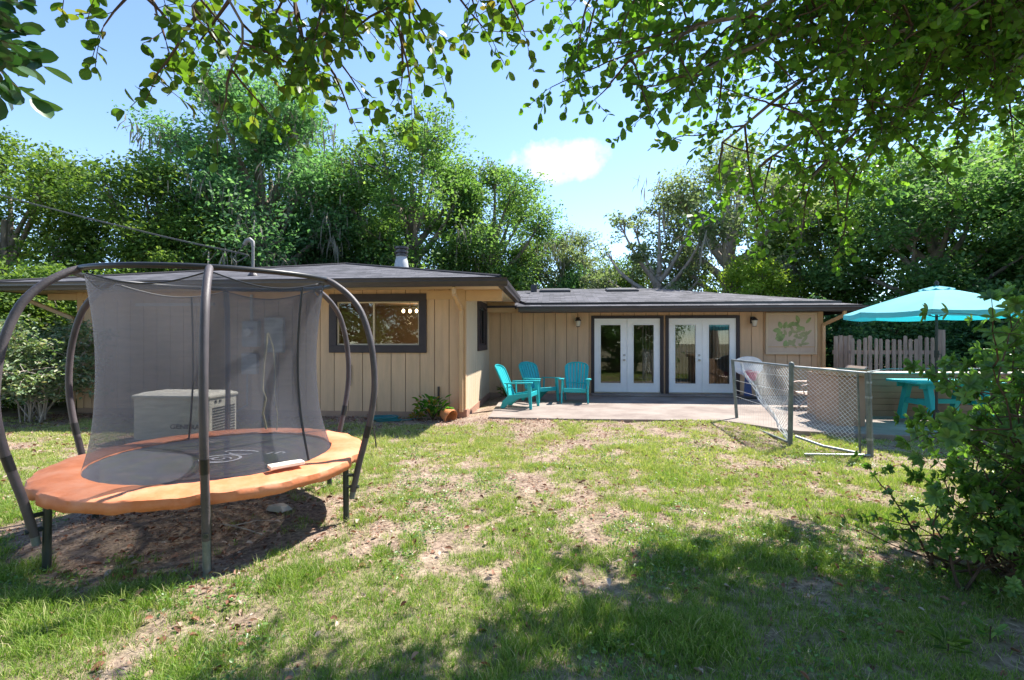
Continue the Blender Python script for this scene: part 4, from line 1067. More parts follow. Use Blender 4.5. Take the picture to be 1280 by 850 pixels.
# ------------------------------------------------------------------ adirondack chairs
def make_chair(mt):
    t = thing('adirondack_chair', (0,0,0), '', 'chair', 'adirondack chairs on the patio')
    # seat: curved slats
    b = MB()
    def seat_pt(u):   # u 0 front .. 1 back
        return (-.30 + .50*u, .365 - .13*u - .02*math.sin(math.pi*u))
    n = 7
    for i in range(n):
        u0, u1 = i/n+.012, (i+1)/n-.012
        y0, z0 = seat_pt(u0); y1, z1 = seat_pt(u1)
        w0 = .265 - .045*u0; w1 = .265 - .045*u1
        b.add([(-w0,y0,z0-.02),(w0,y0,z0-.02),(w1,y1,z1-.02),(-w1,y1,z1-.02),(-w0,y0,z0),(w0,y0,z0),(w1,y1,z1),(-w1,y1,z1)],
              [(3,2,1,0),(4,5,6,7),(0,1,5,4),(1,2,6,5),(2,3,7,6),(3,0,4,7)])
    b.box(-.265, .265, -.325, -.302, .265, .362)
    b.build('seat', mt, t, bevel=.006)
    # back: fan of slats with an arched top and a raised rim
    b = MB(); rim_l, rim_r = [], []
    def back_pt(x, h):   # h 0..1 up the back
        y = .17 + .36*h; z = .20 + .74*h
        y += .05*(1-(x/.3)**2)*1.0
        return (x, y, z)
    ns = 7
    def half(h): return .215 + .085*math.sin(min(1, h*1.15)*math.pi/2)
    def toph(fr): return .86 + .14*math.sqrt(max(0, 1-(fr)**2))
    for i in range(ns):
        f0 = -1 + 2*i/ns + .03; f1 = -1 + 2*(i+1)/ns - .03
        P = []
        for k in range(9):
            for fr in (f0, f1):
                h = k/8*toph(fr)
                P.append(back_pt(fr*half(h)*.93, h))
        q = [Vector(p) for p in P]; nrm = Vector((0,-.9,.43))
        vs = q + [p - nrm*.018 for p in q]; m_ = len(q); fs = []
        for k in range(8):
            a_, b_2, c_2, d_ = 2*k, 2*k+1, 2*k+3, 2*k+2
            fs += [(a_,b_2,c_2,d_), (m_+d_,m_+c_2,m_+b_2,m_+a_), (a_,d_,m_+d_,m_+a_), (b_2,m_+b_2,m_+c_2,c_2)]
        fs += [(0,m_,m_+1,1), (16,17,m_+17,m_+16)]
        b.add(vs, fs)
    bk = b.build('backrest', mt, t)
    rim = []
    for k in range(12): h = k/11*.86; rim.append(back_pt(-half(h)*.96, h))
    for k in range(1, 16):
        fr = -1+2*k/16; rim.append(back_pt(fr*.30*.96, toph(fr)*1.0))
    for k in range(11, -1, -1): h = k/11*.86; rim.append(back_pt(half(h)*.96, h))
    MB().tube(rim, .019, 6).tube([back_pt(-.24,.33), back_pt(0,.33), back_pt(.24,.33)], .016, 6).build('back_rim', mt, bk, smooth=60)
    for s in (-1, 1):
        # arm: flat paddle
        P = [(s*.27,-.37),(s*.38,-.37),(s*.395,-.30),(s*.385,-.05),(s*.35,.28),(s*.29,.30),(s*.285,-.05),(s*.255,-.30)]
        if s < 0: P = P[::-1]
        a_ = MB().prism(P, 0, .024); a_.v = [(x, y, z + .565 - .04*(y+.37)) for x, y, z in a_.v]
        a_.build('arm', mt, t, bevel=.006)
        # front leg: flared plank
        fl = MB().add([(s*.285,-.33,.565),(s*.325,-.33,.565),(s*.325,-.24,.565),(s*.285,-.24,.565),
                       (s*.30,-.36,0),(s*.335,-.36,0),(s*.335,-.30,0),(s*.30,-.30,0)],
                      [(0,1,2,3),(7,6,5,4),(0,4,5,1),(1,5,6,2),(2,6,7,3),(3,7,4,0)])
        fl.build('leg', mt, t, bevel=.006)
        # rear leg: runs from under the seat front, curving down to the back
        Q = [(-.30,.36),(-.30,.27),(0,.22),(.20,.10),(.30,0),(.40,0),(.34,.16),(.20,.29),(.05,.31)]
        rl_ = MB().prism_to([(s*.262, y, z) for y, z in Q], (s*.028,0,0)); rl_.build('leg', mt, t, bevel=.006)
        st_ = MB().beam((s*.30,.20,.30),(s*.33,.22,.55),.035,.03,(0,1,0)); st_.build('arm_support', mt, t, bevel=.004)
    return t
c1 = make_chair('turquoise')
c1['label'] = 'turquoise adirondack chair beside the white doors, facing the lawn'
c1.location = (.52, 11.80, .085); c1.rotation_euler = (0,0,math.radians(-6)); c1.scale = (.96,.96,.98)
c2 = copy_thing(c1); c2['label'] = 'light blue-green adirondack chair against the wall, between the other two chairs'
c2.location = (-.33, 11.95, .085); c2.rotation_euler = (0,0,math.radians(42))
c3 = copy_thing(c1); c3['label'] = 'turquoise adirondack chair turned sideways, nearest the wing corner'
c3.location = (-.72, 10.80, .085); c3.rotation_euler = (0,0,math.radians(77))

# ------------------------------------------------------------------ garden bits by the wing wall
pt = thing('potted_plant', (-2.28, 9.45, 0), 'leafy plant with a tipped orange pot beside the wing corner', 'plant')
b = MB().lathe([(.09,0),(.10,.01),(.145,.20),(.16,.20),(.16,.235),(.14,.235),(.13,.19),(.085,.02)], n=20)
R = Matrix.Translation((-2.10,9.40,.14)) @ Matrix.Rotation(math.radians(115),4,'Y') @ Matrix.Rotation(.5,4,'X') @ Matrix.Translation((0,0,-.05))
b.v = [tuple(R @ Vector(p)) for p in b.v]; b.build('pot', 'terracotta', pt, smooth=40)
rg = np.random.default_rng(8)
def leafy_rosette(center, n, L, spread, z0, z1, mt, name, parent, wid=.45, tint=(0,1)):
    ang = rg.uniform(0, 6.28, n); r0 = rg.uniform(0, spread, n)
    pos = np.stack([center[0]+np.cos(ang)*r0, center[1]+np.sin(ang)*r0*.6, rg.uniform(z0, z1, n)], 1)
    el = rg.uniform(-.2, 1.0, n)
    a = np.stack([np.cos(ang)*np.cos(el), np.sin(ang)*np.cos(el), np.sin(el)], 1)
    b = np.stack([-np.sin(ang), np.cos(ang), np.zeros(n)], 1); c = np.cross(a, b); c *= np.sign(c[:,2:3]+1e-6)
    v, f, s, k = leaf_arrays(pos, rg.uniform(.6, 1.1, n)*L, a, b, c, width=wid, oval=True, fold=.12)
    return np_mesh(name, v, f, s, mt, np.repeat(rg.uniform(tint[0], tint[1], n), 2), parent)
leafy_rosette((-2.35,9.45), 170, .15, .36, .05, .42, 'leaf_croton', 'foliage', pt)
leafy_rosette((-2.70,9.5), 45, .10, .14, .02, .12, 'leaf_croton', 'foliage', pt, .3, (.6, 1))
b = MB()
for i in range(14):
    a = i*.7; b.tube([(-2.35,9.45,.0), (-2.35+.1*math.cos(a),9.45+.08*math.sin(a),.15), (-2.35+.28*math.cos(a),9.45+.16*math.sin(a),.26)], .005, 4)
b.build('stem', 'twig', pt)
pw = thing('weed', (-1.25, 12.9, .05), 'small green weed growing in the corner behind the chairs', 'plant')
leafy_rosette((-1.25,12.9), 60, .14, .16, .05, .28, 'leaf_bright', 'foliage', pw, .3)
MB().tube([(-1.25,12.9,.0),(-1.24,12.9,.25)], .006, 4).build('stem', 'twig', pw)
b = MB()
for k in range(5):
    P = [(-3.25+(.33-.02*k)*math.cos(a_*math.pi/12)+.03*math.sin(k*2), 9.22+(.13+.01*k)*math.sin(a_*math.pi/12), .02+.018*k+.006*math.sin(a_+k)) for a_ in range(24)]
    b.tube(P, .010, 6, closed=True)
b.tube([(-3.0,9.2,.03),(-2.8,9.3,.02),(-2.6,9.6,.02)], .01, 6)
tag(b.build('garden_hose', 'hose_teal', origin=(-3.25,9.22,0), smooth=60), 'teal garden hose coiled on the soil by the wall', 'hose')
tag(MB().tube([(-2.56,6.95,0),(-2.60,6.97,.25),(-2.66,7.0,.52)], .010, 6).build('bent_rod', 'gutter_metal', origin=(-2.56,6.95,0)), 'thin dark bent stake standing in the grass right of the trampoline', 'rod')  # thin dark bent tube upright in the grass

# ------------------------------------------------------------------ chain link panels
def chain_mesh(fn, W, Hh, pitch=.055, r=.0016):
    """woven diamonds on the unit sheet mapped by fn(u metres, v metres) -> point"""
    b = MB(); n = int((W+Hh)/pitch)
    for d_ in (1, -1):
        for i in range(-int(Hh/pitch), int(W/pitch)+1 + int(Hh/pitch)):
            u0 = i*pitch; P = []
            steps = int(Hh/(pitch/1.0))*1
            for k in range(steps+1):
                v = k/steps*Hh; u = u0 + d_*v
                if 0 <= u <= W: P.append(fn(u, v, d_*.002*(1 if (k+i) % 2 else -1)))
            if len(P) > 1: b.tube(P, r, 3, cap=False)
    return b
A_, B_, C_ = Vector((3.47,9.66,0)), Vector((3.48,7.6,0)), Vector((4.19,6.96,0))
fp = thing('chain_link_fence', tuple(A_), 'leaning chain link fence panel with torn sagging mesh between two posts', 'fence')
MB().tube([(3.47,9.66,-.1),(3.38,9.66,1.19)], .030, 12).build('post', 'galv_dull', fp, smooth=60)
MB().tube([B_+Vector((0,0,-.1)), B_+Vector((.02,0,1.20))], .034, 12).lathe([(.038,1.18),(.038,1.21),(.02,1.235),(0,1.24)], tuple(B_+Vector((.02,0,0))), 12).build('post', 'galv_dull', fp, smooth=60)
MB().tube([(3.38,9.66,1.18),(3.50,7.6,1.17)], .021, 10).build('rail', 'galv', fp, smooth=60)
MB().tube([(3.47,9.55,.03),(3.49,8.6,.025),(3.5,7.66,.03)], .021, 10).build('rail', 'galv_dull', fp, smooth=60)
def fpan(u, v, w):
    t = u/2.0; p = Vector((3.38,9.64,0)).lerp(Vector((3.50,7.62,0)), t)
    top = 1.17; z = top - v*(1.0)
    # the left half has slumped: mesh bunches along a diagonal
    return (p.x + w + .02*math.sin(u*7+v*5), p.y, z)
m1 = MB()
n_st = 26
for d_ in (1, -1):
    for i in range(-20, 60):
        P = []
        for k in range(24):
            v = k*.065; u = i*.065 + d_*v
            lim = 1.12*(max(0, u-.28)/1.72)**.85 if u > .28 else 0     # how far the mesh still hangs at this place
            if 0.2 <= u <= 2.0 and v <= lim: P.append(fpan(u, v, d_*.002*(1 if (k+i) % 2 else -1)))
        if len(P) > 1: m1.tube(P, .0030, 3, cap=False)
m1.build('wire_mesh', 'wire', fp)
# bunched wires along the tear and loose strands
b = MB(); rr = random.Random(4)
for s in range(9):
    P = []
    for k in range(16):
        t = k/15; u = .28+1.72*t; lim = 1.12*t**.85
        p = fpan(u, lim, 0); P.append((p[0]+rr.uniform(-.02,.02)+.03*s/9, p[1]+.008*s, p[2]+rr.uniform(-.012,.012)+.012*(s-4)*(1-abs(2*t-1)*.3)))
    b.tube(P, .0042, 4)
for z in (.50, .62, .80, 1.02):
    b.tube([(3.42,9.6,z),(3.45,8.6,z-.015),(3.49,7.63,z-.005)], .0028, 4)
for s in range(18):
    yb = 9.5 - s*.10
    b.tube([(3.45,yb,.5),(3.46,yb-.03,.25),(3.47,yb+.02,.08)], .0012, 3, cap=False)
b.build('loose_wire', 'wire', fp)
gt = thing('chain_link_gate', tuple(C_), 'chain link gate section hanging between the middle post and the right post', 'gate')
MB().tube([C_+Vector((.03,0,-.1)), C_+Vector((-.01,0,1.13))], .036, 12).build('post', 'galv_dull', gt, smooth=60)
MB().tube([C_+Vector((-.07,.06,.02)), C_+Vector((-.10,.06,1.10))], .014, 10).build('gate_stile', 'galv_dull', gt, smooth=60)
MB().tube([B_+Vector((.05,-.03,1.165)), C_+Vector((-.02,0,1.115))], .019, 10).tube([C_+Vector((-.02,0,1.13)), (5.6,8.8,1.07), (7.6,9.3,1.06)], .010, 8).build('rail', 'galv', gt, smooth=60)
MB().tube([B_+Vector((.07,-.02,.14)), (3.8,7.3,.06), C_+Vector((-.08,.06,.03))], .019, 10).tube([(3.36,6.93,.02), C_+Vector((.0,-.03,.025))], .021, 10).build('fallen_rail', 'galv', gt, smooth=60)
for z in (.22, .78, .98):
    MB().lathe([(.041,0),(.041,.03)], (C_.x+.02-.02*z, C_.y, z), 12).build('clamp', 'galv', gt)
Wd = (C_-B_).length - .05
def gm(u, v, w):
    t = u/Wd; p = (B_+Vector((.04,-.03,0))).lerp(C_+Vector((-.08,.06,0)), t)
    z = 1.155 - .05*t - v*(.80+.12*t) 
    bulge = .05*math.sin(math.pi*t)*math.sin(v*2.6)
    return (p.x + bulge*.7 + w, p.y + bulge*.7 - w, z)
chain_mesh(gm, Wd, 1.05, .068, .0026).build('wire_mesh', 'wire', gt)

# ------------------------------------------------------------------ low bar wall, table, umbrella, toys
bw = thing('bar_wall', (6.5, 10.1, 0), 'low tan outdoor bar wall of horizontal boards behind the turquoise table', 'low wall')
b = MB()
for i in range(7): b.box(5.30, 9.6, 10.10, 10.22, .085+i*.118, .085+i*.118+.110)
b.build('wall_front', 'bar_wall', bw)
MB().box(5.31, 9.59, 10.115, 10.40, .09, .905).build('wall_core', 'groove', bw)
MB().box(5.30, 9.62, 10.06, 10.45, .912, .937).build('counter_top', 'pale_cap', bw, bevel=.004)
MB().box(4.86, 5.295, 8.88, 9.62, .085, .93).build('end_wall', 'bar_wall', bw, bevel=.004)
MB().box(4.80, 5.34, 8.80, 9.35, .945, 1.06).build('end_cap', 'bar_cap', bw, bevel=.006)
MB().box(4.83, 5.32, 9.36, 9.70, .945, 1.02).build('end_cap', 'bar_cap', bw, bevel=.006)
MB().box(5.12, 5.295, 9.62, 10.45, .085, .93).build('end_wall', 'bar_wall', bw)

tb = thing('outdoor_table', (7.1, 9.5, .085), 'turquoise painted wooden table in front of the low bar wall', 'table')
b = MB()
for i in range(5): b.box(6.28, 7.72, 9.10+i*.165, 9.10+i*.165+.157, .79, .83)
b.build('table_top', 'table_paint', tb, bevel=.004)
MB().box(6.40, 7.62, 9.20, 9.24, .70, .788).box(6.40, 7.62, 9.76, 9.80, .70, .788).build('apron', 'table_paint', tb)
for x_ in (6.55, 7.45):
    for y0, y1 in ((9.26, 9.08), (9.72, 9.92)):
        MB().beam((x_, y0, .79), (x_, y1, .088), .12, .09, (1,0,0)).build('leg', 'table_paint', tb, bevel=.004)
    MB().box(x_-.03, x_+.03, 9.20, 9.80, .40, .49).build('cross_bar', 'table_paint', tb)
MB().box(6.57, 7.43, 9.45, 9.53, .42, .50).build('stretcher', 'table_paint', tb)

um = thing('patio_umbrella', (6.52, 9.0, .085), 'turquoise patio umbrella open above the table', 'umbrella')
MB().tube([(6.52,9.0,.10),(6.52,9.0,2.42)], .021, 10).build('pole', 'umb_pole', um, smooth=60)
MB().lathe([(.24,0),(.24,.03),(.20,.06),(.06,.09),(.04,.25),(.035,.28)], (6.52,9.0,.085), 20).build('base', 'umb_pole', um, smooth=40)
Rr = 1.34; Zt, Zr = 2.46, 2.03
def canopy(r0, r1, z0, z1, ns=8, lift=0, k=8):
    b = MB()
    for s in range(ns):
        a0, a1 = 2*math.pi*s/ns+.12, 2*math.pi*(s+1)/ns+.12
        rows = []
        for i in range(k+1):
            t = i/k; r = r0+(r1-r0)*t; z = z0+(z1-z0)*(t**1.12) - .03*math.sin(math.pi*t)*0
            row = []
            for j in range(5):
                w = j/4
                p = Vector((math.cos(a0),math.sin(a0),0)).lerp(Vector((math.cos(a1),math.sin(a1),0)), w)*r
                row.append((6.52+p.x, 9.0+p.y, z - .028*t*math.sin(math.pi*w) + lift))
            rows.append(row)
        base = len(b.v)
        for row in rows: b.v += row
        for i in range(k):
            for j in range(4): b.f.append((base+i*5+j, base+i*5+j+1, base+(i+1)*5+j+1, base+(i+1)*5+j))
        # valance
        base = len(b.v); b.v += [p for p in rows[-1]] + [(p[0], p[1], p[2]-.085) for p in rows[-1]]
        for j in range(4): b.f.append((base+j, base+j+1, base+5+j+1, base+5+j))
    return b
cn = canopy(.16, Rr, Zt-.04, Zr).build('canopy', 'umbrella_cloth', um, smooth=25)
canopy(.0, .24, Zt+.03, Zt-.03, k=3).build('vent', 'umbrella_cloth', cn, smooth=25)
for s in range(8):
    a = 2*math.pi*s/8+.12; e_ = (6.52+Rr*math.cos(a), 9.0+Rr*math.sin(a), Zr-.015)
    rb = MB().tube([(6.52,9.0,Zt-.06), e_], .008, 5).build('rib', 'umb_pole', um)
    MB().tube([(6.52,9.0,1.95), (6.52+.75*math.cos(a), 9.0+.75*math.sin(a), Zt-.06-(Zt-Zr)*.5)], .006, 5).build('strut', 'umb_pole', rb)
MB().lathe([(0,0),(.03,.01),(.035,.05),(.0,.09)], (6.52,9.0,Zt+.03), 10).build('finial', 'umb_pole', um, smooth=60)
MB().tube([(6.52,8.96,1.32),(6.52,8.90,1.32),(6.52,8.90,1.24)], .010, 6).lathe([(.035,-.06),(.035,.06)], (6.52,9.0,1.32), 10).build('crank', 'umb_pole', um)

hp = thing('toy_basketball_hoop', (4.93, 12.9, .085), 'small toy basketball hoop with white backboard, pink rim and blue stand', 'toy hoop')
P = [(4.93+.37*math.cos(a)*(1 if abs(math.cos(a)) < .98 else .99), 12.98, .90+.245*math.copysign(abs(math.sin(a))**.85, math.sin(a))) for a in [2*math.pi*i/32 for i in range(32)]]
MB().prism_to(P, (0,.035,0)).build('backboard', 'toy_white', hp, bevel=.008, smooth=40)
MB().tube([(4.93+.16*math.cos(2*math.pi*i/24), 12.80+.16*math.sin(2*math.pi*i/24), .76) for i in range(24)], .017, 8, closed=True).box(4.86,5.0,12.93,12.98,.70,.80).build('rim', 'toy_pink', hp, smooth=60)
MB().lathe([(.155,0),(.10,-.2)], (4.93,12.80,.75), 16).build('net', 'toy_pink', hp)
MB().add([(4.84,12.95,.12),(5.02,12.95,.12),(5.02,13.07,.12),(4.84,13.07,.12),(4.87,12.99,.72),(4.99,12.99,.72),(4.99,13.05,.72),(4.87,13.05,.72)],
         [(3,2,1,0),(4,5,6,7),(0,1,5,4),(1,2,6,5),(2,3,7,6),(3,0,4,7)]).build('post', 'toy_blue', hp, bevel=.015)
MB().prism([(4.66,12.72),(5.20,12.72),(5.24,13.1),(4.62,13.1)], .086, .15).build('base', 'gutter_metal', hp, bevel=.02)

lg = thing('sling_lounger', (5.35, 11.3, .085), 'brown sling lounge chair standing behind the end of the bar wall', 'lounge chair')
def lp(s): return [(5.02,s,.50),(5.12,s,.44),(5.25,s,.41),(5.6,s,.40),(5.9,s,.46),(6.3,s,.82),(6.5,s,1.0)]
sg = MB(); L0, L1 = lp(10.85), lp(11.45)
sg.add(L0+L1, [(i,i+1,len(L0)+i+1,len(L0)+i) for i in range(len(L0)-1)]); sg = sg.build('sling_seat', 'sling', lg); sg.modifiers.new('s','SOLIDIFY').thickness = .008
for s in (10.83, 11.47):
    MB().tube(lp(s), .016, 8).build('frame', 'sling_frame', lg, smooth=60)
    MB().tube([(5.38,s,.40),(5.08,s,.10)], .016, 8).build('leg', 'sling_frame', lg, smooth=60)
    MB().tube([(5.85,s,.44),(6.1,s,.10)], .016, 8).build('leg', 'sling_frame', lg, smooth=60)
    MB().tube([(5.25,s,.42),(5.2,s,.60),(5.4,s,.64),(5.8,s,.64),(6.05,s,.62)], .014, 8).build('arm', 'sling_frame', lg, smooth=60)

# ------------------------------------------------------------------ wooden fence behind
pf = thing('picket_fence', (8.5, 12.5, 0), 'weathered grey wooden picket fence behind the low bar wall', 'fence')
rr = random.Random(9)
x = 7.12; 
while x < 8.98:
    w = rr.uniform(.070,.088); h = 1.62 + rr.uniform(-.05,.05); tl = rr.uniform(-.012,.012)
    yy = 12.46 + rr.uniform(-.008,.008)
    b = MB().add([(x,yy,.02),(x+w,yy,.02),(x+w,yy+.018,.02),(x,yy+.018,.02),(x+tl,yy,h-.03),(x+w+tl,yy,h-.03),(x+w+tl,yy+.018,h-.03),(x+tl,yy+.018,h-.03),
                  (x+w*.25+tl,yy,h),(x+w*.75+tl,yy,h),(x+w*.75+tl,yy+.018,h),(x+w*.25+tl,yy+.018,h)],
                 [(3,2,1,0),(0,1,5,4),(1,2,6,5),(2,3,7,6),(3,0,4,7),(4,5,9,8),(5,6,10,9),(6,7,11,10),(7,4,8,11),(8,9,10,11)])
    b.build('picket', 'fence_wood', pf); x += w + (rr.uniform(.035,.07) if rr.random() < .8 else rr.uniform(.0,.02))
MB().box(7.1,9.05,12.482,12.52,.35,.44).build('rail', 'fence_wood', pf); MB().box(7.1,9.05,12.482,12.52,1.22,1.31).build('rail', 'fence_wood', pf)
for px_ in (9.05,):
    MB().box(px_,px_+.10,12.36,12.455,0,1.80).build('post', 'fence_wood', pf, bevel=.004)
sb = thing('board_screen', (7.3, 13.1, 0), 'narrow upright grey boards between the house corner and the picket fence', 'fence')
for i in range(4):
    MB().box(7.12+i*.115,7.12+i*.115+.10,13.2,13.22,.02,1.66+.02*(i%2)).build('board', 'fence_wood', sb)
MB().box(7.10,7.60,13.222,13.25,1.2,1.3).build('rail', 'fence_wood', sb)

# ------------------------------------------------------------------ vegetation
def crown_tree(name, label, loc, h, rad, seed, leaf, nblob=9, nsub=22, nleaf=95, leaf_size=.17, trunk_r=.22, base=.35, flat=.75, moss=0, bark='bark',
               group=None, cat='tree', blob_r=.42, gap=0.0, lean=(0,0), clump=.26, shell=.5):
    R = np.random.default_rng(seed); t = thing(name, loc, label, cat, group)
    L = np.array(loc, dtype=float); tb_ = MB(); rp_ = random.Random(seed)
    top = np.array([lean[0], lean[1], h*0.62])
    tp = []
    for i in range(7):
        q = i/6; tp.append(L + np.array([lean[0]*q + .12*math.sin(3*q+seed), lean[1]*q + .12*math.cos(2.3*q+seed), -.1 + h*.62*q]))
    tb_.tube(tp, [trunk_r*(1.25-.85*i/6) for i in range(7)], 8)
    blobs = []
    for i in range(nblob):
        a = i*2.39996 + R.uniform(-.3,.3); q = (i+.5)/nblob
        z = h*(base + (1-base)*(.12 + .76*q)) - rad*blob_r*.3
        rr_ = rad*(1-blob_r*.75)*math.sqrt(max(.05, 1-(2*q-.85)**2*.55))*R.uniform(.55,1.0)
        if i == nblob-1: rr_ *= .2
        blobs.append((np.array([math.cos(a)*rr_+lean[0]*.8, math.sin(a)*rr_+lean[1]*.8, z]), rad*blob_r*R.uniform(.75,1.2)))
    subs = []
    for c, br_ in blobs:
        q = np.clip((c[2]/(h*.62))*.62, .2, .95); s = L + np.array([lean[0]*q, lean[1]*q, h*.62*q])
        e = L + c; mid = (s+e)/2 + R.normal(size=3)*rad*.09 + np.array([0,0,-rad*.06])
        P = [s*(1-u)**2 + 2*mid*u*(1-u) + e*u*u for u in np.linspace(0,1,7)]
        tb_.tube(P, [trunk_r*(.5-.40*i/6) for i in range(7)], 6, cap=False)
        for k in range(nsub):
            d_ = R.normal(size=3); d_ /= np.linalg.norm(d_); d_[2] = d_[2]*flat + .08
            p = e + d_*br_*R.uniform(shell, 1.08)
            subs.append((p, br_*clump*R.uniform(.7,1.35), R.random()))
            if k % 2 == 0:
                w = (e+p)/2 + R.normal(size=3)*br_*.12
                tb_.tube([e*.6+P[4]*.4, w, p], [trunk_r*.12, trunk_r*.07, trunk_r*.03], 4, cap=False)
    tb_.build('trunk', bark, t, smooth=70)
    if gap > 0: subs = [s for s in subs if R.random() > gap]
    n = len(subs); cnt = nleaf
    C = np.repeat(np.array([s[0] for s in subs]), cnt, 0); Sg = np.repeat(np.array([s[1] for s in subs]), cnt); Tn = np.repeat(np.array([s[2] for s in subs]), cnt)
    off = R.normal(size=(len(C),3)); nn_ = np.linalg.norm(off, axis=1)[:,None]; off = off/nn_*np.minimum(nn_, 1.9+.35*np.tanh(nn_-1.9)); off[:,2] *= .62
    pos = C + off*Sg[:,None]
    a, b, c = frames(R, len(C), .45)
    sz = leaf_size*R.uniform(.55, 1.25, len(C))
    v, f, s, k = leaf_arrays(pos, sz, a, b, c, width=.58)
    tint = np.clip(.5*Tn + .5*R.random(len(C)), 0, 1)
    np_mesh('crown', v, f, s, leaf, tint, t)
    if moss:
        V, Fm, off_, tn = [], [], 0, []
        for _ in range(moss):
            s_ = subs[R.integers(len(subs))]; p0 = s_[0] + R.normal(size=3)*.35
            for _2 in range(R.integers(10, 26)):
                dq = R.normal(size=3)*np.array([.38,.38,.16]); p = p0 + dq; Ln = R.uniform(.3, 1.5)*math.exp(-(dq[0]**2+dq[1]**2)*2.5) + .15; w = R.uniform(.03, .085)
                an = R.uniform(0, 3.14); wx, wy = math.cos(an)*w/2, math.sin(an)*w/2; sw = R.normal(size=2)*.12
                q = [(p[0]-wx*.4,p[1]-wy*.4,p[2]),(p[0]+wx*.4,p[1]+wy*.4,p[2]),(p[0]+wx+sw[0],p[1]+wy+sw[1],p[2]-Ln*.45),(p[0]-wx+sw[0],p[1]-wy+sw[1],p[2]-Ln*.45),(p[0]+sw[0]*1.5,p[1]+sw[1]*1.5,p[2]-Ln)]
                V += q; Fm += [off_,off_+1,off_+2,off_+3, off_+3,off_+2,off_+4]; off_ += 5; z_ = R.random(); tn += [z_, z_]
        np_mesh('hanging_moss', np.array(V), np.array(Fm), np.tile([4,3], len(tn)//2), 'moss', tn, t)
    return t
def again(src, label, loc, rot, sc):
    c = copy_thing(src); c.location = loc; c.rotation_euler = (0,0,rot); c.scale = sc if isinstance(sc, tuple) else (sc,)*3; c['label'] = label; return c
G1 = 'trees standing behind the house and yard'
# prototypes
oak = crown_tree('oak_tree', 'big live oak with open crown directly behind the stove pipe', (-6.5,22.3,0), 12.4, 4.3, 101, 'leaf_oak', 21, 20, 90, .18, .34, .22, moss=18, group=G1, blob_r=.27, shell=.35, clump=.33)
tallm = crown_tree('oak_tree', 'tallest tree, hung with long grey moss, behind the net and power mast', (-12.7,20.8,0), 14.3, 4.9, 102, 'leaf_blue', 32, 25, 100, .18, .34, .06, moss=110, group=G1, blob_r=.28, shell=.35, clump=.33)
brt = crown_tree('broadleaf_tree', 'yellow-green broad tree behind the left end of the house', (-15.5,18.0,0), 9.4, 4.0, 103, 'leaf_bright', 20, 20, 100, .17, .24, .04, group=G1, blob_r=.30, shell=.4, clump=.32)
sparse = crown_tree('oak_tree', 'sparse crooked oak with sky gaps above the middle of the main roof', (4.4,21.0,0), 8.1, 3.2, 104, 'leaf_olive', 16, 12, 60, .16, .24, .28, moss=0, blob_r=.26, group=G1, gap=.45, bark='bark_grey', shell=.3, clump=.22)
mossy = crown_tree('oak_tree', 'grey moss-laden oak with forked trunk behind the right doors', (7.4,21.5,0), 10.2, 4.2, 105, 'leaf_olive', 18, 18, 80, .17, .36, .30, moss=48, group=G1, gap=.1, bark='bark_grey', blob_r=.28, shell=.35, clump=.32)
dark = crown_tree('broadleaf_tree', 'green dense tree directly behind the umbrella', (12.2,17.0,0), 8.6, 3.7, 106, 'leaf_fresh', 20, 20, 100, .16, .24, .03, group=G1, blob_r=.30, shell=.4, clump=.32)
bush = crown_tree('vine_bush', 'rounded yellow-green vine-covered bush above the right end of the roof', (7.2,18.6,0), 5.0, 1.9, 107, 'leaf_vine', 12, 24, 90, .11, .14, .10, group=G1, cat='bush', shell=.75)
# copies
again(oak, 'right half of the oak pair, slightly lower, left of the cloud', (-3.0,23.5,0), 2.1, (.85,.85,.86))
again(mossy, 'low grey mossy tree just under the cloud', (.5,25.0,0), 1.2, (.72,.72,.74))
again(tallm, 'blue-green tree filling the gap between the tall mossy tree and the big oak', (-9.9,24.0,0), 2.6, (.8,.8,.72))
again(brt, 'bright leafy tree at the far left edge of the photo', (-20.0,16.5,0), 1.1, (.95,.95,1.04))
again(tallm, 'dark tree between the left edge tree and the tall mossy tree', (-16.5,23.5,0), 4.0, (.85,.85,.72))
again(sparse, 'thin twiggy tree top poking above the yellow-green tree', (-15.2,24.0,0), .7, (1.1,1.1,1.40))
again(brt, 'green tree low behind the left eave', (-13.6,16.8,0), 3.3, (.75,.75,.68))
again(brt, 'bright green tree right of the mossy oak, behind the board screen', (11.2,20.5,0), 2.2, (.95,.95,.98))
again(dark, 'dark tree at the right edge behind the shrub', (14.2,12.8,0), 2.9, (.9,.9,.86))
again(dark, 'tall shaded tree top right behind the overhanging branches', (17.0,19.0,0), 1.9, (1.2,1.2,1.25))
again(brt, 'light green tree between the two dark trees on the right', (15.6,16.0,0), .4, (.9,.9,.92))
# understorey behind the house, fence and left side
hed = crown_tree('bush', 'leafy bush just beyond the picket fence', (9.4,14.6,0), 2.7, 1.7, 108, 'leaf_blue', 9, 22, 85, .12, .06, .02, cat='bush', group='bushes round the yard', shell=.6)
again(hed, 'bush beyond the fence behind the umbrella pole', (11.8,14.2,0), 1.0, (1.1,1.1,1.15))
again(hed, 'bush behind the board screen beside the house corner', (8.4,16.5,0), 2.0, (1.0,1.0,1.05))
again(hed, 'bush right of the turquoise table at the yard edge', (11.2,10.2,0), 3.0, (.95,.95,.95))
again(hed, 'bush at the right edge, half hidden by the near shrub', (8.9,7.4,0), 4.0, (.75,.75,.78))
G2 = crown_tree('bush', 'green bush crowding the left end of the house', (-12.6,11.4,0), 3.6, 1.9, 109, 'leaf_bright', 11, 24, 90, .11, .08, .02, cat='bush', group='bushes round the yard', shell=.6)
again(G2, 'bush behind the pale leaved shrub at the left edge', (-12.4,9.2,0), 1.5, (.85,.85,.80))
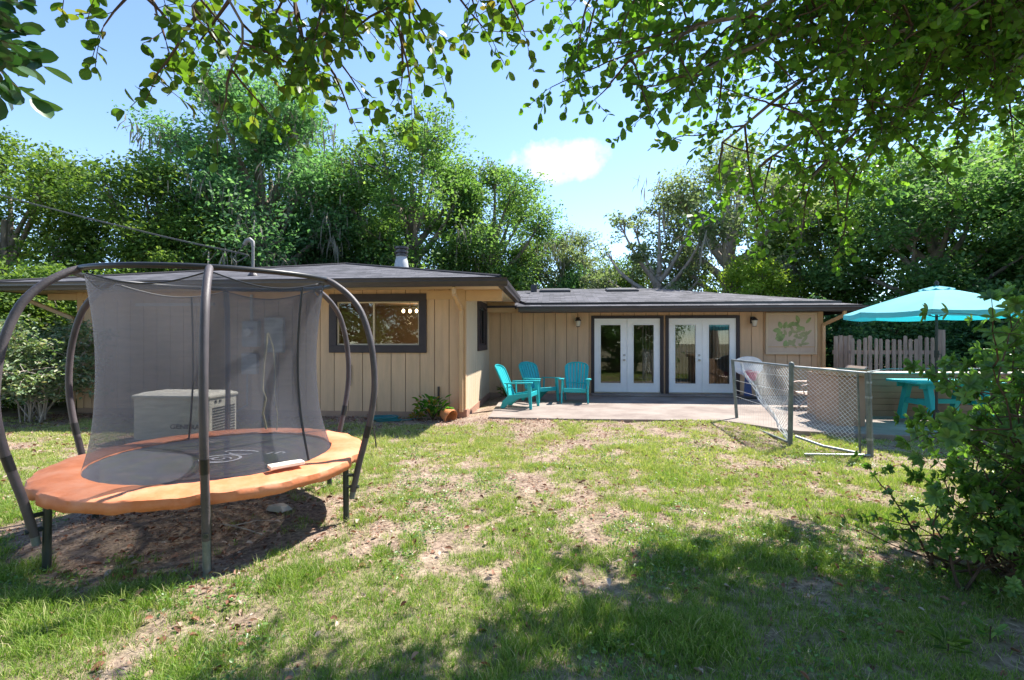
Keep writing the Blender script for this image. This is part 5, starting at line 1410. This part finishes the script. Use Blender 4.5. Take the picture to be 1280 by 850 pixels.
again(G2, 'low bush on the far left behind the front pole', (-14.5,10.3,0), 2.5, (1.1,1.1,1.2))
for i, (x, y, s, lab) in enumerate(((-7.5,24.5,1.25,'low bush behind the left part of the wing roof'),(-2.6,24.2,1.35,'low bush seen between the oak trunks'),(.8,24.5,1.3,'low bush behind the skylights, below the cloud'),(3.6,24.2,1.3,'low bush under the sparse oak'),(9.8,23.5,1.4,'low bush under the mossy oak at the roof end'),(-11.0,24.5,1.4,'low bush at the foot of the tallest tree'))):
    again(G2 if i % 2 else hed, lab, (x,y,0), i*1.3, (s,s,s*(1.25 if i % 2 else 1.55)))
# trees behind the photographer, mirrored in the door panes
again(brt, 'tree behind the camera, seen only in the left door panes', (-3.5,-9.5,0), .5, (1.1,1.1,1.0))
again(dark, 'tree behind the camera, seen only in the right door panes', (6.0,-10.5,0), 1.5, (1.2,1.2,1.1))
again(brt, 'tree behind the camera, left of the other two', (-11.0,-8.0,0), 2.7, (1.1,1.1,1.0))
again(dark, 'tree behind the camera between the two mirrored ones', (1.2,-13.0,0), 3.9, (1.3,1.3,1.2))

# pale leaved shrub with bare grey stems at the left
sh = thing('flowering_shrub', (-9.9, 8.7, 0), 'pale-leaved shrub with bare twisting grey stems at the left of the house', 'shrub')
R = np.random.default_rng(55); b = MB(); tips = []
for i in range(17):
    a = R.uniform(0, 6.28); r1 = R.uniform(.4, 1.15); zt = R.uniform(.7, 1.95)
    p0 = np.array([-9.9+R.normal()*.12, 8.7+R.normal()*.1, 0]); p3 = p0 + [math.cos(a)*r1, math.sin(a)*r1*.7, zt]
    P = [p0]
    for k in range(1, 6):
        P.append(p0*(1-k/5) + p3*(k/5) + R.normal(size=3)*.07*np.array([1,1,.6]) + np.array([0,0,.15*math.sin(math.pi*k/5)]))
    b.tube(P, [.018,.015,.012,.010,.007,.004], 5, cap=False)
    for k in range(2, 6):
        for _ in range(4):
            e = P[k] + R.normal(size=3)*np.array([.2,.2,.14]) + [0,0,.08]
            b.tube([P[k], (P[k]+e)/2 + R.normal(size=3)*.03, e], [.006,.005,.003], 4, cap=False)
            if e[2] > .45: tips.append(e)
b.build('stem', 'bark_grey', sh)
T = np.array(tips); C = np.repeat(T, 42, 0); pos = C + R.normal(size=C.shape)*np.array([.10,.10,.06])
a, b_, c_ = frames(R, len(C), 1.0); v, f, s, k = leaf_arrays(pos, R.uniform(.05,.10,len(C)), a, b_, c_, width=.5, oval=True)
np_mesh('foliage', v, f, s, 'leaf_pale', np.repeat(np.clip(R.normal(size=len(C))*.22+.55, 0, 1), 2), sh)

# near shrub at the right with whorled oval leaves -----------------------
def leafy_shrub(name, label, base, stems, seed, leaf_len, whorl, leafmat, spread=.5, cat='shrub'):
    R = np.random.default_rng(seed); t = thing(name, base, label, cat); b = MB(); B0 = np.array(base, dtype=float)
    Pp, A, Bn, Cn, S, Tn = [], [], [], [], [], []
    def whorl_at(p, d, n, L):
        d = d/np.linalg.norm(d); u = np.cross(d, [0,0,1.0]); u = u/np.linalg.norm(u) if np.linalg.norm(u) > .1 else np.array([1.0,0,0]); w = np.cross(d, u)
        tt = R.random()
        for i in range(n):
            th = 6.283*i/n + R.uniform(-.3,.3); rad = u*math.cos(th) + w*math.sin(th)
            a = d*R.uniform(.15,.75) + rad; a /= np.linalg.norm(a); a = a + np.array([0,0,R.uniform(-.25,.1)]); a /= np.linalg.norm(a)
            bb = np.cross(d, a); nb = np.linalg.norm(bb)
            bb = bb/nb if nb > .05 else u
            cc = np.cross(a, bb); 
            if cc[2] < 0: cc = -cc
            Pp.append(p); A.append(a); Bn.append(bb); Cn.append(cc); S.append(L*R.uniform(.7,1.15)); Tn.append(np.clip(.55*tt+.45*R.random(),0,1))
    def branch(p, d, L, r, depth):
        P = [p]; q = p.copy(); dd = d/np.linalg.norm(d); k = max(3, int(L/.10))
        for i in range(k):
            dd = dd + R.normal(size=3)*.13 + np.array([0,0,.05 if depth == 0 else .02]); dd /= np.linalg.norm(dd)
            q = q + dd*L/k; P.append(q.copy())
            if depth < 2 and i > (1 if depth == 0 else 0) and R.random() < (.85 if depth == 0 else .55):
                sd = dd*.4 + R.normal(size=3)*np.array([.8,.8,.35]); branch(q, sd, L*R.uniform(.28,.5), r*.5, depth+1)
            if (depth >= 1 and i > 0) or (depth == 0 and i > 1 and i % 2): whorl_at(q, dd, whorl-2, leaf_len*.9)
        whorl_at(q, dd, whorl+2, leaf_len)
        b.tube(P, [r*(1-.7*i/k) for i in range(len(P))], 5 if depth < 2 else 3, cap=False)
    for (dx, dy, tx, ty, tz) in stems:
        p = B0 + [dx, dy, 0]; e = B0 + [tx, ty, tz]; d = e-p
        branch(p, d, np.linalg.norm(d), .011, 0)
    b.build('stem', 'twig', t)
    v, f, s, k = leaf_arrays(np.array(Pp), np.array(S), np.array(A), np.array(Bn), np.array(Cn), width=.46, oval=True, fold=.10)
    np_mesh('foliage', v, f, s, leafmat, np.repeat(np.array(Tn), 2), t)
    return t, len(Pp)
rs = random.Random(77)
stems = [(0,0,.05,.05,1.80),(.1,.0,.45,.1,1.6),(-.05,0,-.25,.1,.95),(.1,0,.35,-.25,1.2),(.15,.1,.8,.2,1.35),(0,0,-.36,-.05,.52),(.1,0,.0,-.3,.55),(-.05,.05,-.24,.15,1.6),(0,.1,-.12,.25,1.5),(.1,.1,-.30,.2,1.25),(.05,0,-.05,0,1.45),(.1,.1,.1,.2,1.65),(.15,.1,.35,.1,1.5),(.0,.0,-.3,.0,1.0),(.2,0,.25,-.35,.6),(.0,0,-.15,-.25,.5),(.3,.0,.5,-.3,.9),(.1,.05,.55,.5,1.3),(.0,-.05,.05,-.3,.85),
         (.2,.1,.9,-.1,1.0),(.1,.1,.2,.6,1.0),(-.05,.1,-.4,.3,.6),(.2,-.05,.6,-.35,.7),(.3,.3,1.1,.6,1.5),(-.1,0,-.3,-.1,.45),(.2,.2,.3,.2,1.2),(.25,.1,.7,.0,.5),(.1,.2,.4,.4,.8)]
t_, nn = leafy_shrub('shrub', 'glossy green shrub at the right edge in front of the table', (3.18,3.40,0), stems, 71, .068, 7, 'leaf_shrub')
print('shrub leaves', nn)
stems = [(rs.uniform(-.2,.5),rs.uniform(-.2,.2),rs.uniform(-.36,.9),rs.uniform(-.35,.3),rs.uniform(.16,.60)) for _ in range(30)]
t_, nn = leafy_shrub('shrub', 'low fine-leaved bush at the foot of the tall right shrub', (2.70,3.42,0), stems, 72, .044, 7, 'leaf_shrub')
stems = [(rs.uniform(-.3,.3),rs.uniform(-.2,.2),rs.uniform(-.6,.6),rs.uniform(-.4,.4),rs.uniform(.5,1.7)) for _ in range(16)]
t_, nn = leafy_shrub('shrub', 'second shrub filling in behind the tall one at the right edge', (4.55,4.7,0), stems, 73, .07, 6, 'leaf_shrub')

for i, (x, y, lab, mt_, nL) in enumerate(((1.95,2.62,'small bright weed with long pointed leaves at the bottom right','leaf_bright',22),(2.25,2.75,'little round-leaved seedling next to the pointed weed','leaf_shrub',9),(2.75,2.95,'low weed in the shade just left of the right shrub','leaf_shrub',26))):
    q = thing('weed', (x,y,0), lab, 'plant')
    leafy_rosette((x,y), nL, .085 if i != 1 else .06, .05, .01, .08, mt_, 'foliage', q, (.22,.7,.4)[i])
    MB().tube([(x,y,-.01),(x+.005,y,.08)], .003, 4).build('stem', 'twig', q)

# overhanging shade tree -------------------------------------------------
def canopy_tree(name, label, trunk, limbs, seed, leafmats, leaf_len=.055, extra_crown=None):
    R = np.random.default_rng(seed); t = thing(name, trunk[0], label, 'tree')
    tb_ = MB(); tw = MB()
    tb_.tube(trunk[:-1], trunk[-1], 10)
    data = {m_: [[], [], [], [], [], []] for m_ in leafmats}
    def add_leaf(m_, p, d, tt):
        dd = data[m_]
        a = d + R.normal(size=3)*.65; a[2] -= .25; a /= np.linalg.norm(a)
        n = np.array([0,0,1.0]) + R.normal(size=3)*.75; bb = np.cross(n, a); bb /= (np.linalg.norm(bb)+1e-6); cc = np.cross(a, bb)
        dd[0].append(p); dd[1].append(a); dd[2].append(bb); dd[3].append(cc); dd[4].append(leaf_len*R.uniform(.65,1.25)); dd[5].append(np.clip(.5*tt+.5*R.random(),0,1))
    def twig(m_, p, d, L):
        k = max(2, int(L/.035)); q = p.copy(); dd = d/np.linalg.norm(d); P = [q.copy()]; tt = R.random()
        for i in range(k):
            dd = dd + R.normal(size=3)*.12 + np.array([0,0,-.03]); dd /= np.linalg.norm(dd); q = q + dd*L/k; P.append(q.copy())
            sidev = np.cross(dd, [0,0,1.0])*(1 if i % 2 else -1)
            add_leaf(m_, q, dd*.5+sidev*.8, tt)
        add_leaf(m_, q, dd, tt)
        tw.tube(P[::max(1, len(P)//3)] if len(P) > 3 else P, .0022, 3, cap=False)
    for (pts, r0, sec, seclen, droop, m_) in limbs:
        pts = [np.array(p, dtype=float) for p in pts]
        # smooth polyline
        D = []
        for i in range(len(pts)-1):
            p0, p1, p2, p3 = pts[max(i-1,0)], pts[i], pts[i+1], pts[min(i+2,len(pts)-1)]
            for k in range(6):
                u = k/6; D.append(.5*(2*p1+(p2-p0)*u+(2*p0-5*p1+4*p2-p3)*u*u+(3*p1-p0-3*p2+p3)*u**3))
        D.append(pts[-1]); D = [d_ + R.normal(size=3)*.02 for d_ in D]
        tb_.tube(D, [r0*(1-.88*i/(len(D)-1))+.003 for i in range(len(D))], 7, cap=False)
        # secondaries
        s_len = np.cumsum([0]+[np.linalg.norm(D[i+1]-D[i]) for i in range(len(D)-1)]); tot = s_len[-1]
        s = tot*sec[0]
        while s < tot:
            i = min(np.searchsorted(s_len, s), len(D)-1); p = D[i]; d = D[min(i+1,len(D)-1)]-D[max(i-1,0)]; d = d/(np.linalg.norm(d)+1e-9)
            q = p.copy(); dd = d*.55 + R.normal(size=3)*np.array([.75,.75,.35]); dd[2] -= droop*.3; dd /= np.linalg.norm(dd)
            L = seclen*R.uniform(.5,1.2); k = max(3, int(L/.085)); P = [q.copy()]
            for j in range(k):
                dd = dd + R.normal(size=3)*.10 + np.array([0,0,-droop*.07]); dd /= np.linalg.norm(dd); q = q + dd*L/k; P.append(q.copy())
                if j > 0:
                    td = dd*.6 + R.normal(size=3)*.7; twig(m_, q, td, R.uniform(.12,.30))
            twig(m_, q, dd, .25)
            tw.tube(P, [.008*(1-.7*x/k)+.0015 for x in range(k+1)], 4, cap=False)
            s += sec[1]*R.uniform(.6,1.4)
    tb_.build('trunk', 'bark', t, smooth=70); tw.build('twigs', 'twig', t)
    tot = 0
    for m_, dd in data.items():
        if not dd[0]: continue
        v, f, s, k = leaf_arrays(np.array(dd[0]), np.array(dd[4]), np.array(dd[1]), np.array(dd[2]), np.array(dd[3]), width=.72, oval=True, fold=.08)
        np_mesh('foliage', v, f, s, m_, np.repeat(np.array(dd[5]), 2), t); tot += len(dd[0])
    print(name, 'leaves', tot)
    return t
K = 'leaf_canopy'; KW = 'leaf_canopy_warm'
H_ = (6.9,5.2,0)
trunk = [(6.9,5.2,-.1),(6.95,5.2,1.2),(6.8,5.25,2.6),(6.5,5.3,4.2),(6.3,5.2,6.0),[.26,.21,.19,.17,.10]]
fork = (6.6,5.3,3.9); fk2 = (6.4,5.25,5.2)
def limb(*tip, via=None, start=None, r0=.05, sec=(.22,.135), L=.72, droop=.7, m=None):
    """one limb from the fork, up and over, then down to its tip"""
    a = Vector(start or fork); e = Vector(tip)
    up = max(a.z, e.z) + .55
    P = [tuple(a), (a.x*.66+e.x*.34, a.y*.66+e.y*.34, up+.25), (a.x*.33+e.x*.67, a.y*.33+e.y*.67, up-.02), tuple(e)]
    return (P, r0, sec, L, droop, m or K)
limbs = [
 # low fringe in view
 limb(.55,3.35,3.45), limb(1.0,3.6,3.45), limb(.15,3.05,3.85), limb(1.35,4.1,3.15), limb(1.85,4.6,3.05), limb(2.3,4.6,3.0), limb(2.75,4.7,3.15),
 limb(3.5,4.8,3.6), limb(3.6,4.3,3.7), limb(2.4,3.9,3.8), limb(3.9,6.2,4.0),
 # middle layer
 limb(2.2,3.6,4.0,start=fk2), limb(3.4,4.6,4.2,start=fk2), limb(2.5,4.5,4.6,start=fk2), limb(3.0,3.5,3.9,start=fk2), limb(1.7,4.0,4.7,start=fk2), limb(4.3,4.8,4.2,start=fk2), limb(3.6,5.8,4.7,start=fk2),
 limb(.35,3.3,4.0,start=fk2), limb(1.35,3.7,4.2,start=fk2), limb(.5,3.9,4.5,start=fk2),
 limb(.9,3.9,4.3,start=fk2), limb(2.0,4.3,4.3,start=fk2), limb(2.9,5.0,4.4,start=fk2), limb(3.1,4.0,4.4,start=fk2), limb(3.9,5.2,4.6,start=fk2),
 limb(4.2,6.0,5.2,start=fk2), limb(4.6,3.9,4.5,start=fk2),
 # upper crown, above the frame
limb(3.6,5.8,6.2,start=fk2,L=1.0,sec=(.2,.15)), 
 # long limb over the camera, with branches hanging down into the left of the view
 ([fk2,(4.6,3.6,6.0),(2.2,2.7,5.2),(.2,2.35,4.5),(-1.3,2.3,4.1),(-2.5,2.3,3.85)], .07, (.60,.16), .5, .6, KW),
 ([(-.3,2.35,4.4),(-.45,2.5,3.9),(-.60,2.55,3.4)], .014, (.3,.09), .34, .9, KW),
 ([(-.9,2.3,4.2),(-.95,2.5,3.8),(-1.0,2.5,3.35)], .014, (.3,.09), .34, .9, KW),
 ([(-1.2,2.3,4.1),(-1.2,2.5,3.5),(-1.22,2.52,3.02)], .012, (.25,.085), .30, 1.0, KW),
 ([(-1.6,2.3,4.0),(-1.66,2.45,3.5),(-1.70,2.47,3.0)], .012, (.25,.085), .30, 1.0, KW),
 ([(-1.9,2.3,3.95),(-1.9,2.4,3.6),(-1.85,2.45,3.2)], .012, (.3,.09), .32, .9, KW),
 ([(-1.5,2.3,4.05),(-1.42,2.55,3.6),(-1.45,2.6,3.25)], .012, (.25,.08), .34, .9, KW),
 ([(-1.05,2.3,4.1),(-.8,2.6,3.6),(-.85,2.62,3.2)], .012, (.25,.08), .34, .9, KW),
 ([(-2.3,2.3,3.9),(-2.2,2.42,3.55),(-2.12,2.45,3.28)], .012, (.3,.10), .26, .9, KW),
 ([(-.1,2.35,4.4),(-.22,2.6,3.8),(-.30,2.62,3.4)], .012, (.4,.12), .26, .9, KW),
]
canopy_tree('shade_tree', 'leafy branches of the shade tree hanging across the top of the view', trunk, limbs, 91, (K, KW), .064)
trunk = [(-4.6,1.2,-.1),(-4.5,1.25,1.5),(-4.3,1.4,2.8),(-4.1,1.5,3.8),[.14,.11,.09,.05]]
canopy_tree('magnolia_tree', 'cluster of broad glossy leaves poking in at the top left corner', trunk, [
 ([(-4.3,1.4,2.7),(-3.7,1.9,3.1),(-3.0,2.35,3.2)], .03, (.5,.13), .35, .3, 'leaf_magnolia'),
 ([(-4.3,1.4,2.9),(-4.3,2.2,3.5),(-3.9,2.9,3.9)], .03, (.4,.16), .4, .3, 'leaf_magnolia')], 92, ('leaf_magnolia',), .12)

for o in bpy.data.objects:
    if '_o' in o: del o['_o']
